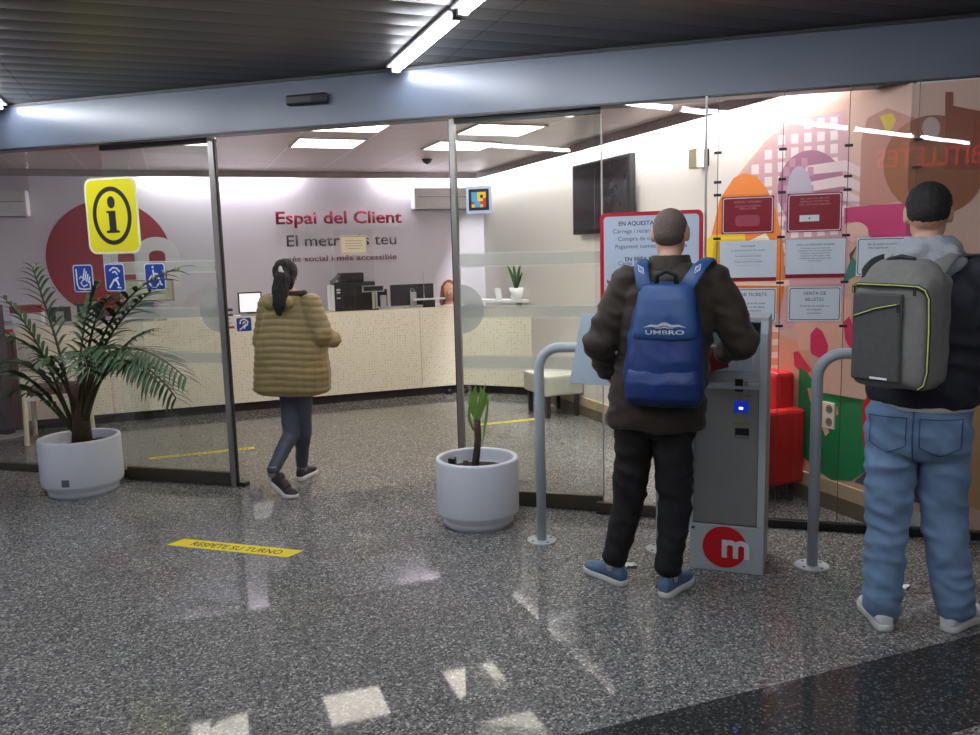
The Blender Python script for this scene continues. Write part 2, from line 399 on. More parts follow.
# ------------------------------------------------------------------ glazing
def glazed(name, x0, x1, y, z1=2.44, rail=0.085, rm_=M_bronze, gm=M_glass, seams=(), railh0=0.0, t=0.01):
    r_ = thing(name, None, None, V(((x0+x1)/2, y, 0)), kind='structure')
    xs = [x0] + list(seams) + [x1]
    for a_, b_ in zip(xs[:-1], xs[1:]): obj('glass_pane', bx(a_+0.003, b_-0.003, y-t/2, y+t/2, rail, z1), gm, r_)
    obj('bottom_rail', bx(x0, x1, y-0.022, y+0.022, 0.004, rail, bevel=0.004), rm_, r_)
    return r_
glazed('window_1', -9.0, -4.15, 5.10, seams=(on_y(26, 152, 5.1).x,), rail=0.06)
w2 = glazed('window_2', -0.80, -0.155, 4.945, rail=0.075)
w3 = glazed('window_3', -0.155, 5.6, 4.90, gm=glass('display_glass', (0.975, 0.98, 0.978), 0.5), seams=(1.16, 2.3, 3.5), rail=0.05, rm_=mat('black_rubber_track', (22, 22, 24), 0.35))
obj('edge_strip', bx(-0.168, -0.156, 4.89, 4.96, 0.07, 2.44), mat('pale_glass_edge', (190, 190, 185), 0.3), w2)
def leaf(name, x0, x1, y, stile_side):
    r_ = glazed(name, x0, x1, y, z1=2.42, rail=0.10, gm=M_leaf, t=0.012)
    obj('header', bx(x0, x1, y-0.02, y+0.02, 2.405, 2.44), M_black, r_)
    if stile_side > 0: xa, xb = x1, x1+0.045
    else: xa, xb = x0-0.035, x0
    obj('stile', bx(xa, xb, y-0.022, y+0.022, 0.0, 2.437, bevel=0.003), M_alu, r_)
    sx = xb if stile_side > 0 else xa
    obj('rubber_seal', bx(min(sx, sx+0.008*stile_side), max(sx, sx+0.008*stile_side), y-0.012, y+0.012, 0.02, 2.43), M_black, r_)
    return r_
d1 = leaf('door_1', -4.34, -3.455, 5.05, 1)
d2 = leaf('door_2', -1.665, -0.765, 5.00, -1)
obj('glass_edge', bx(-0.766, -0.758, 4.993, 5.007, 0.1, 2.42), mat('pale_glass_edge', (190, 190, 185), 0.3), d2)
obj('floor_guide', bx(-3.42, -3.34, 5.03, 5.09, 0, 0.03), M_black, d1)
M_fr = frosted('frosted_film', (200, 206, 200), 0.42); M_fl = frosted('frosted_film_line', (228, 230, 224), 0.6)
def bands(root, x0, x1, y, zs):
    for z0, z1 in zs:
        bm = bmesh.new(); bx(x0, x1, y-0.0012, y, z0, z1, bm); ln = bmesh.new(); bx(x0, x1, y-0.0016, y-0.0002, z0-0.008, z0-0.002, ln); bx(x0, x1, y-0.0016, y-0.0002, z1+0.002, z1+0.008, ln)
        obj('frosted_band', bm, M_fr, root); obj('frosted_line', ln, M_fl, root)
zb = [(on_y(560, b, 5.0).z, on_y(560, a_, 5.0).z) for a_, b in ((252, 264), (306, 316.5), (357, 369))]
bands(d2, -1.66, -0.768, 4.992, zb); bands(d1, -4.33, -3.46, 5.042, zb)
# half round frosted emblem with m on each leaf edge
for root, cx_, y, sgn in ((d1, -3.457, 5.041, -1), (d2, -1.662, 4.991, 1)):
    c = V((cx_, y, on_y(465, 309, 5.0).z)); bm = bmesh.new()
    plate(bm, ellipse(c, FX*sgn, UZ, 0.155, 0.155, 24, -90, 90), V((0, -1, 0)), 0.001)
    obj('frosted_emblem', bm, frosted('frosted_emblem_film', (196, 200, 198), 0.55), root)
# ================================================================== THE OFFICE: lights
M_panel = emis('light_panel', (255, 245, 230), L_PANEL)
n = 0
names_row = {7.02: 'second row from the back', 6.02: 'nearer row'}
plabels = {(-0.2, 7.02): 'square ceiling light panel partly hidden by the left door frame', (0.99, 7.02): 'square ceiling light panel above the maroon wall lettering',
 (2.19, 7.02): 'square ceiling light panel left of the ceiling smoke detector and behind door frame', (0.99, 6.02): 'square ceiling light panel cut off by the beam above the open doorway',
 (2.19, 6.02): 'large looking square ceiling light panel behind the right sliding door glass', (-0.2, 6.02): 'ceiling light panel of the nearer row above the tall yellow sign'}
for X in (-0.2, 0.99, 2.19):
    for Y in (7.02, 6.02, 5.02):
        if rm(X, Y).y < 5.15: continue
        if (X, Y) not in plabels: plabels[(X, Y)] = 'square ceiling light panel of the front row behind the beam'
        c = rm(X+0.3, Y+0.3, 2.58); t = thing('ceiling_light', plabels[(X, Y)], 'ceiling light', c, 'square light panels in the office ceiling')
        bm = bmesh.new()
        for (x0, x1, y0, y1) in ((0.01, 0.03, 0.01, 0.59), (0.57, 0.59, 0.01, 0.59), (0.03, 0.57, 0.01, 0.03), (0.03, 0.57, 0.57, 0.59)): rbx(X+x0, X+x1, Y+y0, Y+y1, 2.572, 2.584, bm)
        obj('frame', bm, M_white, t); obj('diffuser', rbx(X+0.03, X+0.57, Y+0.03, Y+0.57, 2.576, 2.584), M_panel, t)
M_cove = emis('cove_tube', (253, 249, 250), L_COVE)
def cove(label, p0, p1):
    t = thing('cove_light', label, 'light tube', (p0+p1)/2, 'light tubes hidden in the ceiling cove'); bm = bmesh.new(); tube(bm, [p0, p1], 0.016, 10); obj('tube', bm, M_cove, t)
    d = (p1-p0).normalized(); bm = bmesh.new(); mid = (p0+p1)/2 + UZ*0.045; box(bm, mid, d*((p1-p0).length/2), UZ.cross(d)*0.025, UZ*0.02); obj('batten', bm, M_white, t)
xa = on_ry(140, 180, WY).dot(RX); xb = on_ry(296, 180, WY).dot(RX); xd = on_ry(376, 180, WY).dot(RX)
cove('light tube in the back wall cove left of the maroon lettering', rm(xa, WY-0.06, 2.68), rm(xb-0.05, WY-0.06, 2.68))
cove('light tube in the back wall cove above the air conditioner', rm(xd+0.05, WY-0.06, 2.68), rm(WX-0.1, WY-0.06, 2.68))
cove('light tube in the right wall cove above the wall screen', rm(WX-0.06, 6.9, 2.68), rm(WX-0.06, WY-0.2, 2.68))
cove('light tube in the right wall cove ending at the mural', rm(WX-0.06, on_rx(838, 92, WX).dot(RY), 2.68), rm(WX-0.06, 6.8, 2.68))
# ------------------------------------------------------------------ hall lights
M_tube = emis('hall_tube', (240, 246, 255), L_TUBE)
def hall_tube(label, X, Y0, Y1):
    a_, b_ = rm(X, Y0, 2.735), rm(X, Y1, 2.735); t = thing('ceiling_tube_light', label, 'ceiling light', (a_+b_)/2, 'hall tube lights along the slatted ceiling')
    m_ = (a_+b_)/2; bm = bmesh.new(); box(bm, m_ + UZ*0.009, RY*((b_-a_).length/2), RX*0.055, UZ*0.006); obj('housing', bm, M_white, t)
    bm = bmesh.new(); tube(bm, [a_+RY*0.04-UZ*0.012, b_-RY*0.04-UZ*0.012], 0.02, 10); obj('tube', bm, M_tube, t)
    for e in (a_, b_):
        bm = bmesh.new(); box(bm, e-UZ*0.006 + (RY*0.015 if e is a_ else -RY*0.015), RY*0.015, RX*0.03, UZ*0.024, bevel=0.004); obj('end_cap', bm, M_alu, t)
yb0 = V((-2.0, 4.86, 0)).dot(RY)
hall_tube('tube light on dark slatted ceiling touching the blue-grey beam', 1.33, yb0-1.22, yb0)
hall_tube('tube light on the ceiling at the top edge of the picture', 1.33, yb0-2.50, yb0-1.26)
yb1 = V((-5.06, 4.84, 0)).dot(RY)
hall_tube('tube light end glaring at the far left of the beam', -1.09, yb1-1.5, yb1)
for k in range(4): hall_tube('tube light added as fill in the unseen hall ceiling behind the viewer', 1.33, yb0-3.78-1.28*k, yb0-2.54-1.28*k)
for k in range(3): hall_tube('tube light added as fill in the unseen hall ceiling behind the viewer', -1.09, yb1-2.8-1.3*k, yb1-1.56-1.3*k)  # unseen tubes added along this row as hall fill light
for k in range(3): hall_tube('tube light added as fill in the unseen hall ceiling behind the viewer', 3.75, -2.6-1.28*k, -1.36-1.28*k)  # extra row kept out of view, added to fill the hall with light
# ================================================================== BACK WALL GRAPHICS
M_maroon = mat('maroon_vinyl', (128, 12, 44), 0.7, var=0.02); M_grey = mat('dark_grey_vinyl', (70, 66, 70), 0.8); M_plum = mat('plum_grey_vinyl', (112, 78, 88), 0.8)
M_disc = mat('deep_red_disc', (150, 16, 36), 0.7, var=0.02); M_red = mat('bright_red_print', (206, 30, 42), 0.4, var=0.02); M_pw = mat('printed_white', (226, 228, 230), 0.45, var=0.02)
M_ink = mat('black_ink', (26, 24, 28), 0.6); M_blue = mat('sign_blue', (22, 60, 150), 0.4, var=0.03)
NB = -RY
def wall_text(name, s, pa, pb, size, m, bold, label):
    a_ = on_ry(pa[0], pa[1], WY-0.012); b_ = on_ry(pb, pa[1], WY-0.012); wdt = (b_-a_).dot(RX)
    o = text('w', s, a_, RX, UZ, wdt, size, m, None, 0.003, bold)
    # one part per word
    bm = bmesh.new(); bm.from_mesh(o.data); bm.verts.ensure_lookup_table(); seen = set(); comps = []
    for v in bm.verts:
        if v.index in seen: continue
        st = [v]; seen.add(v.index); comp = []
        while st:
            u = st.pop(); comp.append(u)
            for e in u.link_edges:
                q = e.other_vert(u)
                if q.index not in seen: seen.add(q.index); st.append(q)
        xs_ = [q.co.dot(RX) for q in comp]; comps.append([min(xs_), max(xs_), comp])
    comps.sort(key=lambda c: c[0]); letters = []
    for c in comps:
        if letters and c[0] < letters[-1][1] - 0.3*(c[1]-c[0]): letters[-1][1] = max(letters[-1][1], c[1]); letters[-1][2] += c[2]
        else: letters.append(c)
    wd = s.split(); cuts = []
    gaps = sorted(range(1, len(letters)), key=lambda i: letters[i-1][1]-letters[i][0])[:len(wd)-1]
    wi = {}; k = 0
    for i, c in enumerate(letters):
        if i in gaps: k += 1
        for q in c[2]: wi[q.index] = k
    t = thing(name, label, 'wall lettering', a_)
    for k in range(len(wd)):
        b2 = bm.copy(); b2.verts.ensure_lookup_table()
        bmesh.ops.delete(b2, geom=[q for q in b2.verts if wi[q.index] != k], context='VERTS'); obj('word', b2, m, t)
    bm.free(); bpy.data.objects.remove(o); return t
wall_text('wall_lettering', 'Espai del Client', (276, 224), 402, 0.20, M_maroon, 0.022, 'maroon bold wall lettering Espai del Client on the back wall')
wall_text('wall_lettering', 'El metro és teu', (287, 246.5), 396.5, 0.185, M_grey, 0.008, 'large grey wall lettering El metro és teu below the maroon line')
wall_text('wall_lettering', 'més social i més accessible', (284, 262), 397, 0.092, M_plum, 0.014, 'small plum wall lettering més social i més accessible, lowest line')
def metro_disc(c, ux, nrm, R, mred, mwhite, parent, d=0.004):
    """red disc with a white lower case m running to its right edge"""
    bm = bmesh.new(); plate(bm, ellipse(c, ux, UZ, R, R, 64), nrm, d); disc = obj('disc', bm, mred, parent)
    m_ = bmesh.new(); k = R*1.0; o = V(c) + nrm*d
    x0, x1 = -0.12*k, 1.12*k; yb, yt = -0.5*k, 0.36*k; wst = 0.235*k; nd = nrm*0.002
    P = lambda x, y: o + ux*x + UZ*y
    plate(m_, [P(x0, yb), P(x0+wst, yb), P(x0+wst, yt), P(x0, yt)], nd.normalized(), 0.002)
    aw = (x1 - x0 - wst)/2; ro = aw/2 + wst/2
    for i in (0, 1):
        l = x0 + wst/2 + aw*i + (wst/2)*0; cx_ = l + aw/2 + wst*0.0
        xr_ = l + aw
        plate(m_, [P(xr_ - wst/2, yb), P(xr_ + wst/2, yb), P(xr_ + wst/2, yt-ro*0.85), P(xr_ - wst/2, yt-ro*0.85)], nrm, 0.002)
        ring_plate(m_, P(cx_ , yt-ro*0.88), ux, UZ, ro, ro*0.88, wst, nrm, 0.0021 + 0.0003*i, 20, 0, 180)
    obj('letter_m', m_, mwhite, disc if parent is None else parent)
    return disc
c = rm(-0.655, WY-0.006, 1.655); t = thing('wall_emblem', 'big dark red disc with white m on the back wall behind the left glass', 'emblem', c)
metro_disc(c, RX, NB, 0.625, M_disc, M_pw, t)
# air conditioners
def aircon(label, X0, X1, z0, z1):
    t = thing('air_conditioner', label, 'air conditioner', rm((X0+X1)/2, WY, z0), 'wall air conditioners'); bm = bmesh.new()
    rbx(X0, X1, WY-0.2, WY, z0+0.02, z1, bm, bevel=0.015); obj('housing', bm, M_white, t)
    bm = bmesh.new(); rbx(X0+0.03, X1-0.03, WY-0.205, WY-0.2, z0+0.16, z0+0.166, bm); rbx(X0+0.03, X1-0.03, WY-0.185, WY-0.09, z0+0.008, z0+0.022, bm); obj('air_vent', bm, mat('grey_vent', (110, 112, 116), 0.5), t)
aircon('white wall air conditioner right of the maroon lettering', 2.72, WX-0.02, 2.13, 2.40)
aircon('white wall air conditioner at the far left behind the glass', -2.35, -1.38, 2.09, 2.37)
# smoke detector on the ceiling
p = on_z(427, 159, 2.585); t = thing('smoke_detector', 'small dark ceiling sensor right of the long ceiling seam', 'detector', p)
bm = bmesh.new(); lathe(bm, p - UZ*0.045, [(0.02, 0), (0.035, 0.005), (0.05, 0.03), (0.055, 0.045)], 20); obj('sensor_body', bm, mat('grey_detector', (90, 84, 84), 0.5), t, True)
bm = bmesh.new(); lathe(bm, p - UZ*0.052, [(0.012, 0), (0.015, 0.008)], 12); obj('sensor_eye', bm, M_black, t)
# screen on the right wall (seen edge on), alarm box, socket
def rwall_box(px0, py0, px1, d, name, label, cat, m1, m2):
    pass
XS = WX-0.09; zt = on_rx(572, 166, XS).z; y1 = on_rx(572, 166, XS).dot(RY); y0 = on_rx(629.5, 152.5, XS).dot(RY); zb_ = on_rx(572, 235, XS).z
t = thing('wall_screen', 'large dark television hung on the right wall above the red framed notice', 'television', rm(WX, (y0+y1)/2, zb_))
obj('casing', rbx(WX-0.09, WX-0.03, y0, y1, zb_, zt, bevel=0.008), M_black, t); obj('screen', rbx(WX-0.093, WX-0.0905, y0+0.03, y1-0.03, zb_+0.04, zt-0.03), mat('dark_display_glass', (52, 50, 56), 0.12), t)
obj('mount', rbx(WX-0.03, WX, (y0+y1)/2-0.15, (y0+y1)/2+0.15, zb_+0.15, zt-0.15), M_black, t)
p = on_rx(695, 158, WX-0.08); t = thing('alarm_box', 'small cream alarm box on the white wall left of the mural', 'alarm box', p)
obj('housing', rbx(WX-0.10, WX-0.03, p.dot(RY)-0.05, p.dot(RY)+0.06, p.z-0.075, p.z+0.075, bevel=0.012), mat('cream_plastic', (214, 206, 180), 0.5), t)
obj('mount', rbx(WX-0.03, WX, p.dot(RY)-0.06, p.dot(RY)+0.03, p.z-0.06, p.z+0.06), M_black, t)
p = on_rx(826, 415, WX); yy = p.dot(RY); zz = p.z; t = thing('socket_plate', 'cream wall socket plate on the green mural shape behind the right barrier', 'socket', p)
obj('plate', rbx(WX-0.018, WX, yy-0.085, yy+0.10, zz-0.075, zz+0.085, bevel=0.004), mat('cream_socket', (226, 218, 198), 0.4), t)
for i in (0, 1):
    for j in (0, 1):
        o_ = rm(WX-0.0183, yy-0.045+0.085*i, zz-0.035+0.08*j); bm = bmesh.new(); ring_plate(bm, o_, RY, UZ, 0.026, 0.026, 0.006, -RX, 0.002, 20)
        plate(bm, ellipse(o_, RY, UZ, 0.018, 0.018, 16), -RX, 0.0006); obj('outlet', bm, mat('grey_socket_hole', (120, 112, 100), 0.5), t)
# ================================================================== MURAL printed on the right wall
cl_a = CAM.copy()
def px_of(P):
    v = V(P) - CAM; d = v.dot(fw); return (490 + FPX*v.dot(rt)/d, 367.5 - FPX*v.dot(up)/d)
cA = px_of((xc, YC, 0)); cB = px_of((xc, YC, 2.6))
def side(p): return (p[0]-cA[0])*(cB[1]-cA[1]) - (p[1]-cA[1])*(cB[0]-cA[0])      # >0 left of corner or <0
sL = side((600, 300))
def clip(poly, left):
    out = []
    ok = lambda p: (side(p)*sL > 0) == left
    for i in range(len(poly)):
        a_, b_ = poly[i], poly[(i+1) % len(poly)]
        if ok(a_): out.append(a_)
        if ok(a_) != ok(b_):
            u, v_ = side(a_), side(b_); k = u/(u-v_); out.append((a_[0]+(b_[0]-a_[0])*k, a_[1]+(b_[1]-a_[1])*k))
    return out
mur = bmesh.new(); mur2 = bmesh.new(); MM = []; lay = [0]
def mcol(rgb):
    m_ = mat('mural_%d_%d_%d' % rgb, rgb, 0.4, var=0.02, scale=3)
    if m_ not in MM: MM.append(m_)
    return MM.index(m_)
def paint(poly, rgb):
    lay[0] += 1; e = 0.001 + 0.00003*lay[0]; mi = mcol(rgb)
    a_ = clip(poly, True); b_ = clip(poly, False)
    if len(a_) > 2:
        pts = [on_rx(x, y, WX) for x, y in a_]; f = mur.faces.new([mur.verts.new(p_ - RX*e) for p_ in pts]); f.material_index = mi
    if len(b_) > 2:
        pts = [on_y(x, y, YC) for x, y in b_]; f = mur2.faces.new([mur2.verts.new(p_ - V((0, e, 0))) for p_ in pts]); f.material_index = mi
def arcp(cx, cy, rx_, ry_, a0=0, a1=360, n=32):
    return [(cx + rx_*math.cos(math.radians(a0+(a1-a0)*k/n)), cy - ry_*math.sin(math.radians(a0+(a1-a0)*k/n))) for k in range(n + (0 if a1-a0 == 360 else 1))]
# base field of the print
paint([(705, 470), (700, 330), (704, 280), (716, 225), (738, 175), (768, 138), (800, 116), (842, 92), (905, 85), (1100, 69), (1100, 590), (930, 516), (845, 484), (769, 461)], (212, 176, 158))
# checked arch
paint([(705, 330), (706, 290), (716, 232), (738, 180), (768, 142), (802, 118), (846, 110), (852, 190), (848, 300), (790, 330)], (206, 164, 170))
for i in range(10):
    for j in range(12):
        x0 = 712 + i*13.2; y0 = 128 + j*13.5 - i*1.2
        dx = x0 - 840; dy = y0 - 300
        if (dx/132)**2 + (dy/188)**2 < 1 and y0 < 262: paint([(x0, y0), (x0+7.5, y0-0.6), (x0+7.5, y0+9), (x0, y0+9.6)], (236, 220, 222))
# striped half discs in plum
paint(arcp(812, 190, 34, 40), (168, 112, 140))
for k in range(4): paint([(806, 166+k*17), (846, 160+k*15), (870, 172+k*15), (868, 180+k*15), (846, 171+k*15), (806, 175+k*17)], (226, 204, 206))
for i in range(5):
    for j in range(8): 
        if (i+j) % 2: paint([(784+i*6, 158+j*9), (790+i*6, 158+j*9), (790+i*6, 167+j*9), (784+i*6, 167+j*9)], (190, 140, 160))
paint(arcp(800, 196, 13, 30), (176, 170, 186))
# orange dome
paint([(703, 335), (705, 290), (711, 240), (720, 200), (734, 178), (744, 173), (757, 176), (768, 190), (778, 215), (784, 250), (785, 285), (780, 310), (770, 325), (740, 335)], (226, 128, 50))
paint([(706, 262), (707, 240), (712, 235), (745, 233), (746, 240), (716, 242), (713, 250), (712, 266)], (232, 200, 50))
paint([(745, 243), (766, 233), (772, 242), (762, 245), (748, 250)], (232, 226, 214))
paint([(704, 285), (706, 283), (790, 280), (790, 286)], (238, 206, 186))
# peach arch below
paint([(720, 470), (722, 400), (735, 350), (770, 330), (805, 345), (818, 400), (818, 472)], (224, 160, 132))
for k in range(9): paint([(771, 326+k*13), (779, 326+k*13), (779, 332+k*13), (771, 332+k*13)], (238, 214, 208))
# magenta wave
paint([(845, 208), (872, 205), (918, 203), (918, 235), (900, 242), (876, 241), (862, 228), (850, 222), (845, 224)], (190, 52, 110))
paint(arcp(857, 232, 12, 10), (226, 188, 180))
# brown upper shapes
paint([(862, 140), (868, 118), (888, 108), (915, 118), (926, 150), (918, 200), (860, 206)], (186, 132, 118))
paint(arcp(935, 165, 51, 50), (150, 92, 60))
paint([(945, 170), (945, 92), (953, 92), (953, 106), (985, 112), (1010, 140), (1010, 170)], (140, 74, 52))
paint([(880, 116), (893, 113), (897, 120), (889, 136)], (206, 180, 60))
paint(arcp(931, 128, 9, 11), (186, 166, 156))
# teal diamond, petals, hill
paint([(843, 284), (848, 268), (853, 256), (860, 266), (856, 276), (846, 282)], (60, 130, 116))
paint([(851, 262), (858, 245), (850, 254)], (90, 60, 60))
paint([(790, 300), (832, 292), (852, 300), (852, 345), (835, 352), (800, 350)], (224, 178, 160))
paint([(811, 350), (811, 334), (817, 327), (823, 331), (829, 345), (828, 352), (820, 358), (812, 354)], (206, 36, 90))
paint([(795, 366), (794, 352), (799, 351), (812, 370), (806, 376)], (206, 40, 84))
paint([(846, 340), (844, 322), (850, 316), (855, 330), (855, 356)], (206, 36, 90))
paint([(800, 366), (808, 372), (820, 392), (838, 402), (866, 405), (880, 402), (880, 452), (868, 470), (852, 481), (832, 480), (815, 468), (800, 452), (798, 420)], (22, 128, 74))
paint([(808, 388), (812, 388), (816, 400), (811, 402)], (222, 150, 120)); paint([(833, 408), (838, 406), (839, 414), (835, 417)], (222, 178, 150)); paint([(822, 426), (827, 424), (830, 432), (826, 436)], (222, 178, 150))
paint([(863, 404), (872, 390), (900, 392), (904, 470), (868, 462), (863, 440)], (196, 34, 40))
paint([(868, 470), (895, 470), (960, 490), (960, 518), (905, 498), (855, 482)], (84, 84, 92))
paint([(903, 392), (1010, 380), (1010, 520), (950, 500), (903, 480)], (190, 150, 110))
for b_, lb in ((mur, 'colourful abstract mural of arches and petals printed along the right wall'), (mur2, 'end of the abstract mural beside the dark haired man')):
    bmesh.ops.triangulate(b_, faces=b_.faces[:])
    tag(obj('mural', b_, MM), lb, 'mural')
# ================================================================== COUNTER
CY = 9.08
t = thing('reception_counter', 'long cream reception counter with perforated dot pattern front', 'counter', rm(1, CY, 0))
xs = [-1.5, on_ry(112, 380, CY).dot(RX), on_ry(228, 380, CY).dot(RX)+0.02, on_ry(421, 350, CY).dot(RX), 3.02]
for i in range(4): obj('front_panel', rbx(xs[i]+0.003, xs[i+1]-0.003, CY, CY+0.02, 0.10, 1.012), M_dots, t)
pa = rm(3.02, CY); pb = rm(WX-0.01, 8.47); d_ = (pb-pa).normalized(); nd = UZ.cross(d_)
if nd.dot(RY) < 0: nd = -nd
bm = bmesh.new(); box(bm, (pa+pb)/2 + nd*0.01 + UZ*0.541, d_*((pb-pa).length/2), nd*0.01, UZ*0.441); obj('front_panel', bm, M_dots, t)
M_top = mat('cream_laminate', (228, 216, 186), 0.35, var=0.02)
bm = bmesh.new(); rbx(-1.5, 3.02, CY+0.021, CY+0.32, 0.985, 1.012, bm); obj('worktop', bm, M_top, t)
bm = bmesh.new(); rbx(-1.44, 3.02, CY+0.06, CY+0.10, 0.0, 0.10, bm); obj('kickplate', bm, mat('dark_kickplate', (44, 36, 34), 0.6), t)
bm = bmesh.new(); box(bm, (pa+pb)/2 + nd*0.10 + UZ*0.05, d_*((pb-pa).length/2-0.08), nd*0.01, UZ*0.05); obj('kickplate', bm, mat('dark_kickplate', (44, 36, 34), 0.6), t)
bm = bmesh.new(); plate(bm, [pa + nd*0.02 + UZ*0.96, pb + nd*0.02 + UZ*0.96, rm(WX-0.01, 8.9, 0.96), rm(3.02, CY+0.32, 0.96)], UZ, 0.024); obj('worktop', bm, M_top, t)
obj('side_panel', rbx(-1.5, -1.48, CY+0.02, CY+0.32, 0.10, 0.985), M_top, t)
# raised white shelf on the right end
a_ = on_ry(476, 302, 9.0); b_ = pb + UZ*0
ts = thing('raised_shelf', 'white raised shelf on the right end of the counter behind the door glass', 'shelf', rm(3.3, 8.9, 0.985))
e0 = pa + d_*0.02; e1 = pb - d_*0.01
bm = bmesh.new(); plate(bm, [p_ + UZ*1.055 for p_ in (e0 - nd*0.02, e1 - nd*0.02, rm(WX-0.01, 8.75), rm(3.1, CY+0.3))], UZ, 0.028); obj('shelf_board', bm, M_white, ts)
for q_ in (e0 + d_*0.1 + nd*0.08, e1 - d_*0.15 + nd*0.06):
    bm = bmesh.new(); box(bm, q_ + UZ*1.02, d_*0.02, nd*0.05, UZ*0.0345); obj('support', bm, M_alu, ts)
def cnt(px, py=310, Y=CY+0.15): p_ = on_ry(px, py, Y); return p_.dot(RX)
def pw(px, py, Y): p_ = on_ry(px, py, Y); return p_.dot(RX), p_.z
ZT = 1.012
M_dkp = mat('dark_printer_plastic', (38, 38, 42), 0.35); M_lgp = mat('light_grey_plastic', (176, 178, 182), 0.4)
# printer
Yp = CY+0.12; X0, _ = pw(332, 300, Yp); X1, _ = pw(376, 300, Yp); _, zt = pw(350, 273, Yp)
t = thing('printer', 'bulky black office printer with pale left side on the counter', 'printer', rm(X0, Yp+0.15, ZT))
obj('body', rbx(X0+0.035, X1, Yp, Yp+0.28, ZT, zt-0.10, bevel=0.01), M_dkp, t); obj('side_cover', rbx(X0, X0+0.033, Yp+0.01, Yp+0.27, ZT+0.005, zt-0.13, bevel=0.006), M_pw, t)
bm = bmesh.new(); plate(bm, [rm(X0+0.03, Yp+0.03, zt-0.10), rm(X0+0.03, Yp+0.27, zt-0.10), rm(X0+0.14, Yp+0.27, zt-0.02), rm(X0+0.14, Yp+0.03, zt-0.02)], UZ, 0.012); obj('paper_feeder', bm, mat('slate_plastic', (82, 80, 88), 0.4), t)
obj('scanner_lid', rbx(X0+0.12, X1-0.12, Yp+0.02, Yp+0.26, zt-0.10, zt, bevel=0.01), M_dkp, t)
bm = bmesh.new()
for k, (zz, hh) in enumerate(((zt-0.19, 0.018), (zt-0.22, 0.018), (zt-0.28, 0.014))):
    rbx(X0+0.055, X0+0.095, Yp-0.002, Yp, zz, zz+hh, bm)
obj('control_buttons', bm, M_pw, t)
obj('output_tray', rbx(X0+0.13, X1-0.05, Yp-0.004, Yp, ZT+0.05, ZT+0.17), mat('black_recess', (14, 14, 16), 0.5), t)
# customer display on pole
Yd = CY+0.09; Xd, zd = pw(373, 289, Yd)
t = thing('customer_display', 'small black customer display on a pale pole in front of the printer', 'display', rm(Xd, Yd, ZT))
obj('pole', rbx(Xd-0.014, Xd+0.014, Yd-0.012, Yd+0.012, ZT+0.012, zd-0.03), mat('pale_green_pole', (190, 196, 160), 0.5), t); obj('base', rbx(Xd-0.05, Xd+0.05, Yd-0.03, Yd+0.02, ZT, ZT+0.012), M_dkp, t)
obj('head', rbx(Xd-0.125, Xd+0.125, Yd-0.014, Yd+0.014, zd-0.032, zd+0.04, bevel=0.004), M_lgp, t); obj('screen', rbx(Xd-0.11, Xd+0.11, Yd-0.0165, Yd-0.0142, zd-0.02, zd+0.03), M_black, t)
# monitors
def monitor(label, px0, px1, pyt, pyb, Y, back=True, frame_m=None, scr=None):
    X0, _ = pw(px0, 300, Y); X1, _ = pw(px1, 300, Y); _, z1 = pw((px0+px1)/2, pyt, Y); _, z0 = pw((px0+px1)/2, pyb, Y); z0 = max(z0, ZT+0.025); xm = (X0+X1)/2
    t = thing('monitor', label, 'monitor', rm(xm, Y, ZT)); fm = frame_m or M_dkp
    obj('casing', rbx(X0, X1, Y, Y+0.035, z0, z1, bevel=0.006), fm, t)
    s_ = 1 if not back else -1
    obj('stand', rbx(xm-0.035, xm+0.035, Y-0.04, Y, ZT+0.012, (z0+z1)/2+0.03) if back else rbx(xm-0.035, xm+0.035, Y+0.036, Y+0.055, ZT+0.012, (z0+z1)/2), M_lgp, t)
    obj('foot', rbx(xm-0.10, xm+0.10, Y-0.06, Y+0.06, ZT, ZT+0.012, bevel=0.003), M_lgp, t)
    if back and px1-px0 > 35:
        bm = bmesh.new(); o_ = rm(xm, Y-0.001, z1-0.075); ring_plate(bm, o_, RX, UZ, 0.028, 0.028, 0.004, NB, 0.001, 24); obj('emblem', bm, M_lgp, t)
        text('emblem_lettering', 'DELL', o_ - RX*0.02 - UZ*0.007, RX, UZ, 0.04, 0.02, M_lgp, t, 0.001)
    else: obj('screen', rbx(X0+0.015, X1-0.015, Y-0.003, Y-0.0005, z0+0.015, z1-0.015), scr or M_black, t)
    return t
monitor('black computer monitor seen from behind next to the seated woman', 391, 434, 284, 308.5, CY+0.2)
monitor('small dark monitor just right of the printer', 378, 387.5, 289, 310, CY+0.24)
monitor('monitor with lit white screen left of the walking woman', 238, 262, 292, 314, CY+0.16, False, M_dkp, mat('lit_white_screen', (225, 225, 228), 0.3, emit=((225, 225, 230), 0.6)))
monitor('dark monitor behind the palm stems at the left of the counter', 75, 104, 303, 326, CY+0.14)
monitor('dark monitor at the left end of the counter', 47, 70, 307, 329, CY+0.22)
monitor('grey monitor behind the left door glass beside the white pot', 128, 155, 296, 318, CY+0.2, False, M_lgp, mat('grey_screen', (120, 124, 130), 0.3))
